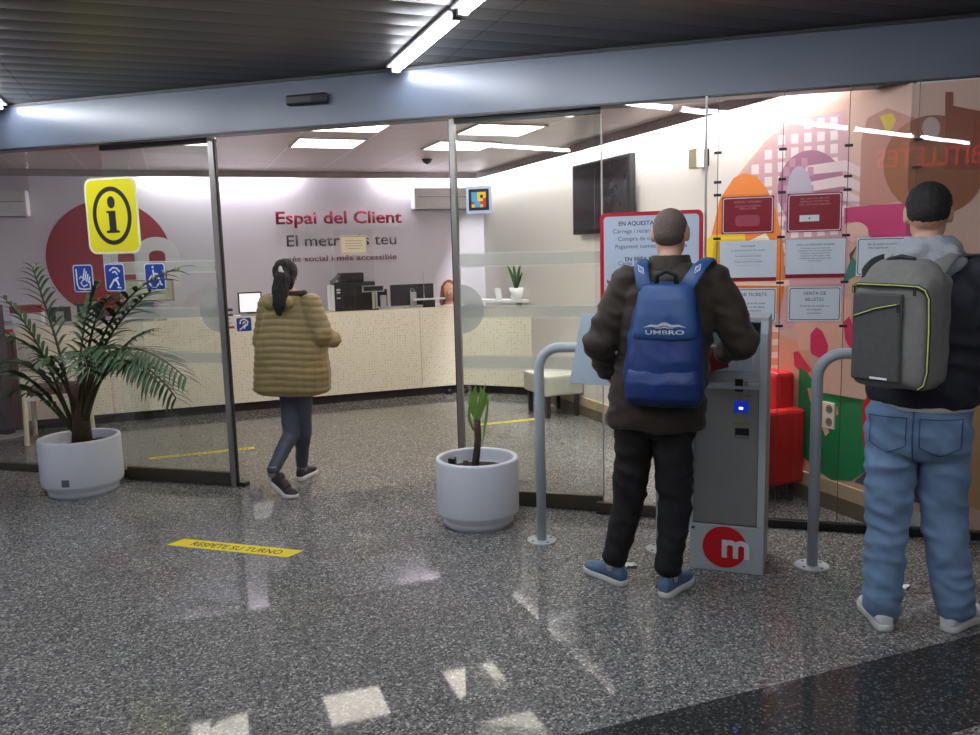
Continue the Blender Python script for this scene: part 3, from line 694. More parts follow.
# small leaflet tray, antenna, black boxes, white pillar
Xa, za = pw(423, 300, CY+0.07)
t = thing('leaflet_tray', 'flat white leaflet tray on the counter in front of the black monitor', 'tray', rm(Xa, CY+0.07, ZT))
obj('tray_board', rbx(Xa-0.12, Xa+0.26, CY+0.04, CY+0.11, za-0.0, za+0.018), M_pw, t); obj('support', rbx(Xa+0.0, Xa+0.14, CY+0.06, CY+0.09, ZT, za), M_black, t)
t = thing('desk_microphone', 'thin upright microphone rod on the counter before the black monitor', 'microphone', rm(Xa+0.03, CY+0.2, ZT))
bm = bmesh.new(); tube(bm, [rm(Xa+0.03, CY+0.125, ZT+0.02), rm(Xa+0.03, CY+0.125, pw(423, 272, CY+0.12)[1])], [0.004, 0.0025], 8); obj('rod', bm, M_lgp, t)
bm = bmesh.new(); lathe(bm, rm(Xa+0.03, CY+0.125, ZT), [(0.03, 0), (0.03, 0.012), (0.012, 0.02), (0.008, 0.10), (0.004, 0.16)], 16); obj('base', bm, M_lgp, t)
for px, hh, lb in ((225.5, 0.05, 'black document tray on the counter beside the left door frame'), ):
    X, z = pw(px, 312, CY+0.15); t = thing('document_tray', lb, 'tray', rm(X, CY+0.15, ZT))
    for k in range(2): obj('tray_shelf', rbx(X-0.09, X+0.07, CY+0.06, CY+0.28, ZT+0.002+0.06*k, ZT+0.022+0.06*k), M_black, t)
    bm = bmesh.new()
    for xx in (X-0.088, X+0.062): rbx(xx, xx+0.008, CY+0.26, CY+0.28, ZT, ZT+0.082, bm)
    obj('frame', bm, M_lgp, t)
X, z = pw(75.5, 326, CY+0.06); t = thing('totem_post', 'slim pale upright post on the counter behind the palm', 'post', rm(X, CY+0.06, ZT))
obj('post', rbx(X-0.025, X+0.025, CY+0.03, CY+0.08, ZT+0.01, pw(75, 306, CY+0.06)[1]), mat('pale_beige_plastic', (196, 190, 170), 0.5), t); obj('base', rbx(X-0.06, X+0.06, CY+0.01, CY+0.09, ZT, ZT+0.01), M_lgp, t)
# signs stuck on the counter front
X, z = pw(226, 322, CY); t = thing('counter_notice', 'small white notice with red stripe on the counter front', 'notice', rm(X, CY, z))
obj('sheet', rbx(X-0.08, X+0.085, CY-0.004, CY-0.0005, z-0.075, z+0.06), M_pw, t); obj('stripe', rbx(X-0.07, X+0.08, CY-0.0055, CY-0.004, z-0.07, z-0.045), M_red, t)
text_lines('lettering', [('SERVEI', 1), ('ACCESSIBLE', 0.8)], rm(X, CY-0.0042, z+0.02), RX, UZ, 0.03, M_ink, t)
def ear_sign(name, label, c, ux, nrm, w_, h_, kind):
    t = thing(name, label, 'accessibility sign', c); bm = bmesh.new(); plate(bm, rrect(c, ux, UZ, w_, h_, w_*0.12), nrm, 0.002); obj('border', bm, M_pw, t)
    bm = bmesh.new(); plate(bm, rrect(V(c)+nrm*0.002, ux, UZ, w_*0.92, h_*0.93, w_*0.1), nrm, 0.001); obj('field', bm, M_blue, t)
    o_ = V(c)+nrm*0.003; P = lambda x, y: o_ + ux*(x*w_) + UZ*(y*h_); bm = bmesh.new(); k = 0.0016
    def line(pts, r): tube(bm, [P(*q) for q in pts], r*w_, 8)
    if kind == 'hand':
        line([(-0.33, 0.35), (-0.33, -0.2), (-0.25, -0.36), (0.0, -0.4), (0.33, -0.38), (0.33, -0.1)], 0.035)
        for i in range(4): line([(-0.02+0.09*i, -0.02-0.05*i), (0.12+0.075*i, 0.36-0.1*i)], 0.035)
        line([(0.2, -0.22), (0.0, -0.3), (-0.14, -0.16), (0.02, -0.04), (-0.12, 0.08), (-0.2, -0.02)], 0.03)
    elif kind == 'loop':
        line([(-0.25, 0.25), (-0.05, 0.36), (0.15, 0.33), (0.28, 0.2)], 0.04); line([(-0.1, 0.18), (0.05, 0.22), (0.15, 0.1)], 0.035)
        line([(-0.3, -0.38), (-0.05, -0.1), (0.1, -0.12), (0.2, -0.3)], 0.045); line([(-0.05, -0.1), (0.2, 0.0)], 0.04); line([(0.1, -0.36), (0.3, -0.38)], 0.03)
    elif kind == 'wheel':
        ball(bm, P(-0.08, 0.36), 0.05*w_, 0.01*w_, 0.05*w_); line([(-0.08, 0.26), (-0.04, -0.02), (0.18, -0.04), (0.28, -0.3), (0.36, -0.28)], 0.04); line([(-0.06, 0.12), (0.16, 0.1)], 0.035)
        line([(-0.14, 0.06), (-0.28, -0.08), (-0.3, -0.24), (-0.16, -0.38), (0.04, -0.38), (0.18, -0.24)], 0.035)
    else:
        line([(-0.25, 0.05), (-0.2, 0.3), (0.05, 0.38), (0.26, 0.2), (0.2, -0.02), (0.05, -0.12), (0.0, -0.3)], 0.05); line([(-0.08, 0.05), (0.02, 0.2), (0.12, 0.08)], 0.04); line([(-0.3, -0.38), (0.1, 0.0)], 0.04)
    for v in bm.verts:
        dd = (v.co - o_).dot(nrm); v.co -= nrm*dd*0.9
    obj('pictogram', bm, M_pw, t); return t
X, z = pw(244, 324.5, CY); ear_sign('accessibility_sign', 'blue ear loop sign on the counter front beside the walking woman', rm(X, CY-0.001, z), RX, NB, 0.16, 0.15, 'ear')
# acrylic screen with the cream notice
Ya = CY+0.03; Xl, zt = pw(338, 233, Ya); Xr, zb_ = pw(369, 256, Ya)
t = thing('counter_screen', 'clear acrylic screen standing on the counter and carrying a cream notice', 'screen', rm((Xl+Xr)/2, Ya, ZT))
obj('acrylic_sheet', rbx(Xl-0.05, Xr+0.05, Ya, Ya+0.004, ZT, zt+0.04), glass('acrylic', (0.97, 0.97, 0.97), 0.6), t)
tn = thing('paper_notice', 'cream paper notice covering the middle of the grey wall lettering', 'notice', rm((Xl+Xr)/2, Ya-0.004, zb_))
Xl, zt = pw(340, 235.5, Ya); Xr, zb_ = pw(367, 254, Ya)
M_cream = mat('cream_paper', (236, 224, 200), 0.6, var=0.02)
obj('sheet', rbx(Xl, Xr, Ya-0.003, Ya-0.001, zb_, zt), M_cream, tn)
bm = bmesh.new(); 
for (a0, a1, b0, b1) in ((0.02, 0.026, 0.02, 0.98), (0.974, 0.98, 0.02, 0.98)): rbx(Xl+(Xr-Xl)*a0, Xl+(Xr-Xl)*a1, Ya-0.0042, Ya-0.003, zb_+0.012, zt-0.012, bm)
rbx(Xl+0.008, Xr-0.008, Ya-0.0042, Ya-0.003, zb_+0.012, zb_+0.016, bm); rbx(Xl+0.008, Xr-0.008, Ya-0.0042, Ya-0.003, zt-0.016, zt-0.012, bm)
for k in range(4): rbx(Xl+0.05+0.02*(k == 3), Xr-0.05-0.02*(k == 3), Ya-0.0042, Ya-0.003, zt-0.06-0.028*k, zt-0.056-0.028*k, bm)
obj('printed_lines', bm, mat('brown_ink', (120, 90, 80), 0.6), tn)
# white pot with strap plant on the raised shelf, card holder
def leaf_strip(bm, pts, w0, mi=0, fold=0.25, n_=None):
    """tapering leaf blade along pts with slight V fold and real thickness by folding"""
    pts = [V(p) for p in pts]; rows = []
    for i, p in enumerate(pts):
        d = (pts[min(i+1, len(pts)-1)] - pts[max(i-1, 0)]).normalized(); sd = d.cross(UZ)
        if n_ is not None: sd = d.cross(V(n_))
        if sd.length < 1e-3: sd = FX.copy()
        sd.normalize(); u = i/(len(pts)-1); w_ = w0*max(0.06, math.sin(PI*min(0.97, 0.16+0.82*u))); dn = sd.cross(d).normalized()
        rows.append([bm.verts.new(p - sd*w_ + dn*w_*fold), bm.verts.new(p), bm.verts.new(p + sd*w_ + dn*w_*fold)])
    for a_, b_ in zip(rows[:-1], rows[1:]):
        for k in (0, 1): f = bm.faces.new((a_[k], a_[k+1], b_[k+1], b_[k])); f.material_index = mi
def quad_curve(p0, p1, p2, n=8):
    p0, p1, p2 = V(p0), V(p1), V(p2); return [p0*(1-t)**2 + p1*2*t*(1-t) + p2*t*t for t in [i/n for i in range(n+1)]]
M_leaf = mat('deep_green_leaf', (52, 76, 46), 0.45, var=0.25, scale=8); M_leaf2 = mat('fresh_green_leaf', (104, 140, 60), 0.45, var=0.2, scale=8); M_soil = mat('dark_soil', (48, 36, 28), 0.9, var=0.4, scale=60, bump=0.8)
M_pot = mat('white_planter', (214, 218, 226), 0.35, var=0.03, scale=5)
ps = (e0*0.22 + e1*0.78) + nd*0.07 + UZ*1.083
t = thing('potted_plant', 'small strap leaf plant in a white pot on the raised shelf', 'potted plant', ps)
bm = bmesh.new(); lathe(bm, ps, [(0.05, 0), (0.055, 0.003), (0.082, 0.13), (0.078, 0.13), (0.07, 0.11)], 28); obj('pot', bm, M_white, t, True)
bm = bmesh.new(); lathe(bm, ps + UZ*0.10, [(0.07, 0), (0.07, 0.012)], 20); obj('soil', bm, M_soil, t)
for dx, dz, dy in ((-0.12, 0.30, 0.0), (-0.02, 0.34, 0.02), (0.07, 0.32, 0.0), (-0.08, 0.14, -0.05), (0.03, 0.2, -0.06)):
    bm = bmesh.new(); leaf_strip(bm, quad_curve(ps+UZ*0.11+RX*dx*0.1, ps+UZ*(0.11+dz*0.6)+RX*dx*0.3+RY*dy, ps+UZ*(0.11+dz)+RX*dx+RY*dy*2), 0.018, n_=NB); obj('leaf', bm, M_leaf, t)
pc_ = ps - d_*0.21; t = thing('card_holder', 'small white tilted card holder left of the shelf plant', 'card holder', pc_)
bm = bmesh.new(); plate(bm, [pc_ - d_*0.035, pc_ + d_*0.035, pc_ + d_*0.015 + UZ*0.13 , pc_ - d_*0.055 + UZ*0.13], nd, 0.004); obj('card', bm, M_pw, t)
bm = bmesh.new(); box(bm, pc_ + UZ*0.005 + nd*0.01, d_*0.04, nd*0.02, UZ*0.005); obj('foot', bm, M_lgp, t)
X, z = pw(162, 310, CY+0.12); ps = rm(X, CY+0.12, ZT); t = thing('white_pot', 'small white empty pot on the counter behind the left door glass', 'pot', ps)
bm = bmesh.new(); lathe(bm, ps, [(0.045, 0), (0.075, 0.16), (0.078, 0.165), (0.070, 0.165), (0.06, 0.10), (0.02, 0.09)], 28); obj('pot', bm, M_white, t, True)
# white bench along the right wall, chair, wood cabinet on the left
t = thing('white_bench', 'low pale bench against the right wall behind the door glass', 'bench', rm(3.45, 7.5, 0))
M_bench = mat('pale_green_grey_bench', (186, 186, 172), 0.5)
obj('seat', rbx(3.24, WX-0.01, 7.2, 7.75, 0.22, 0.42, bevel=0.02), M_bench, t)
for yy in (7.26, 7.69):
    for xx in (3.29, 3.6): obj('leg', rbx(xx-0.02, xx+0.02, yy-0.02, yy+0.02, 0, 0.22), M_dkp, t)
def chair(label, X, Y):
    o_ = rm(X, Y, 0); t = thing('office_chair', label, 'chair', o_); mw = mat('cream_chair_frame', (214, 204, 182), 0.45)
    for sx in (-1, 1):
        for sy, tag_ in ((-1, 'leg'), (1, 'leg')):
            bm = bmesh.new(); tube(bm, [o_+RX*0.25*sx+RY*0.24*sy, o_+RX*0.235*sx+RY*0.22*sy+UZ*0.46] + ([o_+RX*0.24*sx+RY*-0.25+UZ*0.66] if sy < 0 else []), 0.022, 10); obj('leg', bm, mw, t)
    obj('seat', rbx(X-0.23, X+0.23, Y-0.22, Y+0.24, 0.44, 0.50, bevel=0.02), mat('brown_seat_leather', (96, 50, 36), 0.5), t)
    bm = bmesh.new(); rbx(X-0.25, X+0.25, Y-0.24, Y+0.22, 0.40, 0.44, bm); obj('seat_frame', bm, mw, t)
    bm = bmesh.new(); n = 12
    pr = []
    for i in range(n+1):
        a_ = math.radians(200 + 140*i/n); pr.append((math.cos(a_)*0.27, math.sin(a_)*0.2 - 0.06))
    for (xa_, ya_), (xb_, yb_) in zip(pr[:-1], pr[1:]):
        m_ = rm(X+(xa_+xb_)/2, Y+(ya_+yb_)/2, 0.80); dd = (rm(xb_, yb_)-rm(xa_, ya_)); box(bm, m_, dd*0.52, dd.normalized().cross(UZ)*0.012, UZ*0.13)
    obj('backrest', bm, mw, t)
q_ = on_z(27, 446, 0); chair('cream framed chair with brown seat behind the potted palm', q_.dot(RX)+0.25, q_.dot(RY)+0.26)
t = thing('wood_cabinet', 'brown wooden cabinet behind the glass at the far left', 'cabinet', rm(-1.9, 9.4, 0)); M_wood = mat('brown_wood', (122, 70, 44), 0.5, var=0.15, scale=6)
obj('body', rbx(-2.2, -1.56, 9.3, 9.9, 0, 0.92), M_wood, t); obj('worktop', rbx(-2.22, -1.54, 9.27, 9.9, 0.92, 0.95), M_white, t); obj('door', rbx(-2.18, -1.88, 9.285, 9.3, 0.03, 0.9), M_wood, t); obj('door', rbx(-1.87, -1.58, 9.285, 9.3, 0.03, 0.9), M_wood, t)
X, z = pw(24, 303, 9.35); t = thing('storage_box', 'red lidded storage box on the wooden cabinet at far left', 'box', rm(X, 9.45, 0.95)); obj('body', rbx(X-0.12, X+0.14, 9.34, 9.6, 0.95, 1.14), M_pw, t); obj('lid', rbx(X-0.13, X+0.15, 9.33, 9.61, 1.14, 1.21), mat('dull_red_plastic', (150, 40, 40), 0.5), t)
t = thing('folder_stack', 'stack of pale folders beside the red lidded box at far left', 'folders', rm(-1.75, 9.5, 0.95))
for k in range(3): obj('folder', rbx(-1.70, -1.56, 9.36, 9.62, 0.951+0.035*k, 0.984+0.035*k), [M_red, M_pw, M_lgp][k], t)
q_ = on_z(6, 436, 0); t = thing('display_column', 'dark purple display column on a pale base at the far left', 'column', q_)
bm = bmesh.new(); lathe(bm, q_, [(0.17, 0), (0.17, 0.02), (0.05, 0.025)], 28); obj('base', bm, mat('pale_metal_base', (190, 186, 176), 0.4), t)
obj('column', bx(q_.x-0.07, q_.x+0.07, q_.y-0.05, q_.y+0.05, 0.025, 1.25), mat('dark_purple_panel', (52, 34, 50), 0.5), t)
# red armchair near the mural
o_ = on_z(772, 484, 0); Xo = WX-0.62; Yo = o_.dot(RY)
t = thing('armchair', 'bright red armchair against the mural wall behind the ticket machine', 'armchair', rm(WX-0.4, Yo+0.35, 0)); M_ra = mat('red_upholstery', (206, 20, 26), 0.5, bump=0.1)
M_rd = M_ra
Y0_, Y1_ = 4.10, 4.62
obj('seat', rbx(WX-0.52, WX-0.05, Y0_+0.1, Y1_-0.1, 0.12, 0.42, bevel=0.03), M_ra, t); obj('backrest', rbx(WX-0.18, WX-0.03, Y0_+0.1, Y1_-0.1, 0.42, 0.82, bevel=0.03), M_ra, t)
obj('armrest', rbx(WX-0.52, WX-0.03, Y0_, Y0_+0.1, 0.12, 0.60, bevel=0.025), M_ra, t); obj('armrest', rbx(WX-0.52, WX-0.03, Y1_-0.1, Y1_, 0.12, 0.60, bevel=0.025), M_ra, t)
for xx in (WX-0.47, WX-0.1):
    for yy in (Y0_+0.06, Y1_-0.06): obj('leg', rbx(xx-0.02, xx+0.02, yy-0.02, yy+0.02, 0, 0.12), M_black, t)
# ================================================================== FLOOR TAPES
M_yel = mat('yellow_floor_tape', (226, 206, 40), 0.45, var=0.05); 
def tape(label, p0, p1, w_, txt, slant=0.0, ux=None):
    d = (p1-p0); Ln = d.length; d.normalize(); n_ = UZ.cross(d); c = (p0+p1)/2
    t = thing('floor_tape', label, 'floor sticker', c); bm = bmesh.new()
    plate(bm, [p0 - n_*w_/2 + UZ*0.0003, p1 - n_*w_/2 + d*slant*0.0 + UZ*0.0003, p1 + n_*w_/2 + d*slant + UZ*0.0003, p0 + n_*w_/2 + d*slant + UZ*0.0003], UZ, 0.0008); obj('sticker', bm, M_yel, t)
    for tx, frac, wd in txt: text('lettering', tx, p0 + d*Ln*frac - n_*w_*0.26 + UZ*0.0012, d, n_, Ln*wd, w_*0.72, M_ink, t, 0.0003, 0.01)
    return t
pa_, pb_, pc2, pd_ = on_z(167, 545), on_z(288, 557.5), on_z(297.5, 550), on_z(181, 538.5)
tape('yellow RESPETE SU TURNO floor sticker on the hall floor', V((pa_.x, (pa_.y+pd_.y)/2, 0)), V((pb_.x, (pb_.y+pc2.y)/2, 0)), 0.115, [('RESPETE SU TURNO', 0.17, 0.74)], 0.03)
for lb, x0, x1 in (('thin yellow queue tape on the office floor behind the left door leaf', -0.32, 0.52), ('thin yellow queue tape on the office floor behind the right door leaf', 2.58, 3.16)):
    tape(lb, rm(x0, 7.28), rm(x1, 7.28), 0.07, [('RESPETEU EL TORN', 0.06, 0.88)])
# ================================================================== SIGNS ON THE GLASS FRONT
NF = V((0, -1, 0))
def gp(px, py, Y): return on_y(px, py, Y)
# big yellow information sign
Yg = 5.02
a_ = gp(84.5, 183, Yg); b_ = gp(142.5, 249, Yg); c = (a_+b_)/2; c.x -= 0.005; wd, ht = 0.445, 0.535; M_y = mat('sign_yellow', (238, 226, 20), 0.4, var=0.01)
t = thing('information_sign', 'tall yellow sign with a black circled letter i on the left glass', 'sign', c)
bm = bmesh.new(); plate(bm, rrect(c, FX, UZ, wd, ht, 0.065), NF, 0.006); obj('border', bm, mat('pale_sign_border', (236, 236, 200), 0.4), t)
bm = bmesh.new(); plate(bm, rrect(c+NF*0.006, FX, UZ, wd-0.03, ht-0.03, 0.055), NF, 0.001); obj('field', bm, M_y, t)
o_ = c+NF*0.007; bm = bmesh.new(); ring_plate(bm, o_, FX, UZ, 0.165, 0.205, 0.032, NF, 0.001); obj('ring', bm, M_ink, t)
bm = bmesh.new(); plate(bm, ellipse(o_+UZ*0.095, FX, UZ, 0.032, 0.043, 24), NF, 0.001); obj('letter_dot', bm, M_ink, t)
bm = bmesh.new(); P = lambda x, y: o_ + FX*x + UZ*y
plate(bm, [P(-0.055, -0.12), P(0.055, -0.12), P(0.055, -0.105), P(0.03, -0.1), P(0.03, 0.035), P(-0.045, 0.035), P(-0.045, 0.022), P(-0.028, 0.018), P(-0.028, -0.1), P(-0.055, -0.105)], NF, 0.001); obj('letter_stem', bm, M_ink, t)
for (x0, y0, x1, y1, kd, lb) in ((72.5, 265, 94.5, 292, 'hand', 'blue sign language pictogram sticker, leftmost below the yellow sign'), (104, 264, 126, 291, 'loop', 'blue hearing loop pictogram sticker, middle one below the yellow sign'), (144, 263.5, 166.5, 290, 'wheel', 'blue wheelchair pictogram sticker right of the palm stems')):
    a_ = gp(x0, y0, Yg); b_ = gp(x1, y1, Yg); ear_sign('accessibility_sign', lb, (a_+b_)/2, FX, NF, b_.x-a_.x, a_.z-b_.z, kd)
Yi = 5.117
a_ = gp(119, 280, Yi); b_ = gp(176, 301, Yi); t = thing('cream_notice', 'cream notice with red outline behind the wheelchair sticker', 'notice', (a_+b_)/2)
obj('sheet', bx(a_.x, b_.x, Yi-0.002, Yi, b_.z, a_.z), mat('cream_paper', (236, 224, 200)), t); bm = bmesh.new()
ring_plate(bm, (a_+b_)/2 + NF*0.003, FX, UZ, (b_.x-a_.x)/2*1.32, (a_.z-b_.z)/2*1.32, 0.006, NF, 0.0006, 4, 45, 405); obj('outline', bm, mat('brown_ink', (120, 90, 80)), t)
# red framed machine notice
Yr = 4.86
a_ = gp(600, 213.5, Yr); b_ = gp(703.5, 209, Yr); w_ = b_.x-a_.x; zt = (a_.z+b_.z)/2; h_ = 0.60; c = V(((a_.x+b_.x)/2, Yr, zt-h_/2))
t = thing('machine_notice', 'white notice with thick red frame behind the blue backpack man', 'notice', c)
bm = bmesh.new(); plate(bm, rrect(c, FX, UZ, w_, h_, 0.035), NF, 0.008); obj('frame', bm, mat('notice_red', (184, 18, 40), 0.4, var=0.02), t)
bm = bmesh.new(); plate(bm, rrect(c+NF*0.008, FX, UZ, w_-0.045, h_-0.045, 0.022), NF, 0.001); obj('panel', bm, mat('notice_pale_blue', (196, 208, 226), 0.4, var=0.02), t)
to = V((c.x, Yr-0.0092, zt-0.075))
text_lines('bold_lettering', [('EN AQUESTA MÀQUINA', 0.88)], to, FX, UZ, 0.038, M_ink, t, 1.28, 'CENTER', 0.012)
text_lines('bold_lettering', [('EN ESTA MÁQUINA', 0.88)], to - UZ*0.203, FX, UZ, 0.038, M_ink, t, 1.28, 'CENTER', 0.012)
text_lines('lettering', [('', 1.0), ('Càrrega i recàrrega de targetes', 1.0), ('Compra de targetes i títols', 1.0), ('Pagament només amb targeta', 1.0), ('', 1.2), ('Carga y recarga de tarjetas', 1.0), ('Compra de tarjetas y títulos', 1.0), ('Pago solo con tarjeta', 1.0)], to, FX, UZ, 0.034, mat('grey_ink', (70, 70, 76), 0.6), t, 1.28)
for k in range(3):
    bm = bmesh.new(); o_ = V((c.x - w_/2 + 0.075, Yr-0.009, zt-0.40-0.036*k)); P = lambda x, y: o_+FX*x+UZ*y
    plate(bm, [P(-0.035, 0.02), P(0, -0.012), P(0.035, 0.02), P(0.035, 0.0), P(0, -0.034), P(-0.035, 0.0)], NF, 0.001); obj('chevron', bm, MC['notice_red'], t)
# posters on the cable display
Yp = 4.865
for px, lb in ((718, 'first display cable, left of both poster columns'), (783, 'second display cable, between the two poster columns'), (849, 'third display cable, between the pale posters and the grey backpack'), (918, 'fourth display cable, above the dark haired man')):
    x = gp(px, 150, Yp).x; t = thing('display_cable', 'thin ' + lb, 'cable', V((x, Yp, 0)), 'cables of the poster display')
    bm = bmesh.new(); tube(bm, [(x, Yp+0.012, 0.055), (x, Yp+0.012, 2.44)], 0.0022, 6); obj('cable', bm, mat('steel_cable', (90, 84, 84), 0.4, 0.6), t)
    for zz in ((2.13, 1.97, 1.90, 1.66, 1.41, 1.17) if px < 900 else (2.14, 2.0)):
        obj('clip', bx(x-0.02, x+0.02, Yp+0.004, Yp+0.02, zz-0.007, zz+0.007), M_black, t)
M_pb = mat('poster_pale_blue', (216, 224, 232), 0.35, var=0.02); M_pm = mat('poster_maroon', (140, 16, 40), 0.35, var=0.02); M_pf = mat('poster_frame_dark', (60, 36, 46), 0.4)
def poster(name, label, x0, y0, x1, y1, style, lines, sz=0.018):
    a_ = gp(x0, y0, Yp); b_ = gp(x1, y1, Yp); c = (a_+b_)/2; w_ = b_.x-a_.x; h_ = a_.z-b_.z; t = thing(name, label, 'poster', c, 'posters hung on the cable display')
    obj('acrylic_holder', bx(c.x-w_/2-0.012, c.x+w_/2+0.012, Yp-0.001, Yp+0.003, c.z-h_/2-0.012, c.z+h_/2+0.012), glass('acrylic', (0.97, 0.97, 0.97), 0.6), t)
    sheet = {'red': M_pm, 'blue': M_pb, 'white': M_pb}[style]
    obj('sheet', bx(c.x-w_/2, c.x+w_/2, Yp-0.003, Yp-0.0015, c.z-h_/2, c.z+h_/2), sheet, t)
    fz = V((c.x, Yp-0.0032, c.z))
    if style in ('red', 'white'):
        bm = bmesh.new(); m_ = 0.012; P = rrect(fz, FX, UZ, w_-m_, h_-m_, 0.012); Q = rrect(fz, FX, UZ, w_-m_-0.008, h_-m_-0.008, 0.009)
        va = [bm.verts.new(p_) for p_ in P]; vb = [bm.verts.new(p_) for p_ in Q]
        for i in range(len(va)): bm.faces.new((va[i], va[(i+1) % len(va)], vb[(i+1) % len(va)], vb[i]))
        obj('outline', bm, M_pw if style == 'red' else M_pf, t)
    if style == 'blue': obj('red_footer', bx(c.x-w_/2, c.x+w_/2, Yp-0.0035, Yp-0.003, c.z-h_/2, c.z-h_/2+0.022), M_pm, t)
    tm = M_pw if style == 'red' else mat('grey_ink', (70, 70, 76))
    text_lines('lettering', lines, V((c.x, Yp-0.0035, c.z+h_/2-sz*2.2)), FX, UZ, sz, mat('pink_print', (214, 130, 140), 0.5) if style == 'red' else tm, t, 1.3, 'CENTER', 0.004, 0.0004)
    return t, c, w_, h_
t, c, w_, h_ = poster('poster', 'maroon poster with rounded pink box, upper left of the cable display', 722, 197.5, 773.5, 233, 'red', [('HORARI / HORARIO', 1), ('DE DILLUNS A DIVENDRES', 0.7), ('7:00h a 21:00h', 1)], 0.016)
bm = bmesh.new(); plate(bm, rrect(c+V((0, -0.0033, -0.03)), FX, UZ, 0.13, 0.06, 0.02), NF, 0.0005); obj('text_box', bm, mat('rose_print', (170, 70, 84), 0.5), t)
t, c, w_, h_ = poster('poster', 'maroon poster with small white box, upper right of the cable display', 787.5, 194, 841.5, 231, 'red', [('PER A GESTIONS AMB CITA', 0.8), ('ESPEREU EL VOSTRE TORN', 0.8), ('PARA GESTIONES CON CITA', 0.8)], 0.015)
bm = bmesh.new(); plate(bm, rrect(c+V((-0.025, -0.0033, -0.03)), FX, UZ, 0.10, 0.034, 0.003), NF, 0.0005); obj('number_box', bm, M_pw, t)
text('lettering', '4', c+V((-0.03, -0.004, -0.037)), FX, UZ, None, 0.02, M_ink, t, 0.0003, 0.01)
poster('poster', 'pale blue poster with lines of text under the orange arch, left column', 720, 241.5, 776, 281, 'blue', [('Informació', 1.1), ('La venda de títols es fa a les màquines', 0.75), ('_______________________', 0.8), ('Las máquinas admiten tarjeta', 0.75), ('_______________________', 0.8), ('Tickets are sold at the machines', 0.75), ('_______________________', 0.8)], 0.0155)
poster('poster', 'pale blue poster crowded with fine text, right column of the display', 786, 240, 844.5, 277.5, 'blue', [('AVÍS A LES PERSONES USUÀRIES', 0.9), ('Condicions de venda i ús dels títols', 0.7), ('Condiciones de venta y uso de los títulos', 0.7), ('Conditions of sale and use of tickets', 0.7), ('Consulteu les tarifes vigents al web', 0.7), ('Consulte las tarifas vigentes en la web', 0.7), ('Servei d atenció', 0.7)], 0.015)
poster('poster', 'dark framed FOR TICKETS poster above the ticket machine', 728, 288.5, 776, 322, 'white', [('FOR TICKETS', 1.3), ('', 0.4), ('Please go to the ticket', 0.8), ('office or to the gates,', 0.8), ('ticket machines.', 0.8)], 0.020)
poster('poster', 'dark framed VENTA DE BILLETES poster, lowest of the right column', 788.5, 287, 840.5, 321, 'white', [('VENTA DE', 1.25), ('BILLETES', 1.25), ('Diríjanse a la taquilla o a', 0.75), ('las máquinas', 0.75), ('automáticas', 0.75)], 0.020)
poster('poster', 'white framed poster partly hidden by the grey hood', 857, 238, 907, 275, 'white', [('Per als usuaris de metro', 0.8), ('Para usuarios de metro', 0.8)], 0.018)
# colourful pixel square on the right door leaf
a_ = gp(466, 185.5, 4.985); b_ = gp(492, 214, 4.985); c = (a_+b_)/2; w_ = (b_.x-a_.x); t = thing('pixel_sign', 'small framed square of coloured blocks on the right door glass', 'sign', c)
bm = bmesh.new(); plate(bm, rrect(c, FX, UZ, w_, w_*1.03, 0.008), NF, 0.004); obj('border', bm, mat('pale_blue_border', (196, 204, 226), 0.4), t)
o_ = c+NF*0.0045; k_ = w_*0.40; obj('field', bx(c.x-k_, c.x+k_, c.y-0.0055, c.y-0.004, c.z-k_, c.z+k_), M_black, t)
pal = {'b': (88, 160, 200), 'y': (236, 200, 40), 'r': (190, 60, 50), 'g': (110, 160, 90)}
rows_ = ['.......', '.bbyyy.', '.bbyky.', '.bbyyr.', '.rbbrr.', '.ybbyr.', '.......']
for i, row in enumerate(rows_):
    for j, ch in enumerate(row):
        if ch in pal:
            s_ = 2*k_/7; x = c.x-k_+s_*j; z = c.z+k_-s_*(i+1); obj('colour_block', bx(x, x+s_, c.y-0.0065, c.y-0.0055, z, z+s_), mat('block_'+ch, pal[ch], 0.4), t)
# black sensor on the beam
a_ = gp(289, 99, 4.93); t = thing('door_sensor', 'black door sensor bar on the blue-grey beam', 'sensor', a_+FX*0.14)
z_ = gp(310, 100, 4.93).z; x0, x1 = a_.x, gp(330, 100, 4.93).x
obj('housing', bx(x0, x1, 4.875, 4.93, z_-0.032, z_+0.032, bevel=0.014), M_black, t); obj('lens', bx(x1-0.10, x1-0.02, 4.872, 4.875, z_-0.018, z_+0.014), mat('dark_lens', (44, 44, 52), 0.1), t)
# red sign letters across the hall (they show mirrored in the glass)
hs = thing('hall_sign', 'hanging sign with red lit lettering BITLLETES in the hall behind the viewer', 'sign', V((2.15, -1.2, 2.6)))
obj('sign_box', bx(1.5, 2.8, -1.28, -1.205, 2.44, 2.752), M_black, hs)
text('lettering', 'BITLLETES', V((2.72, -1.2, 2.49)), -FX, UZ, 1.12, 0.30, emis('red_letters', (230, 40, 40), 5.0), hs, 0.004, 0.01)
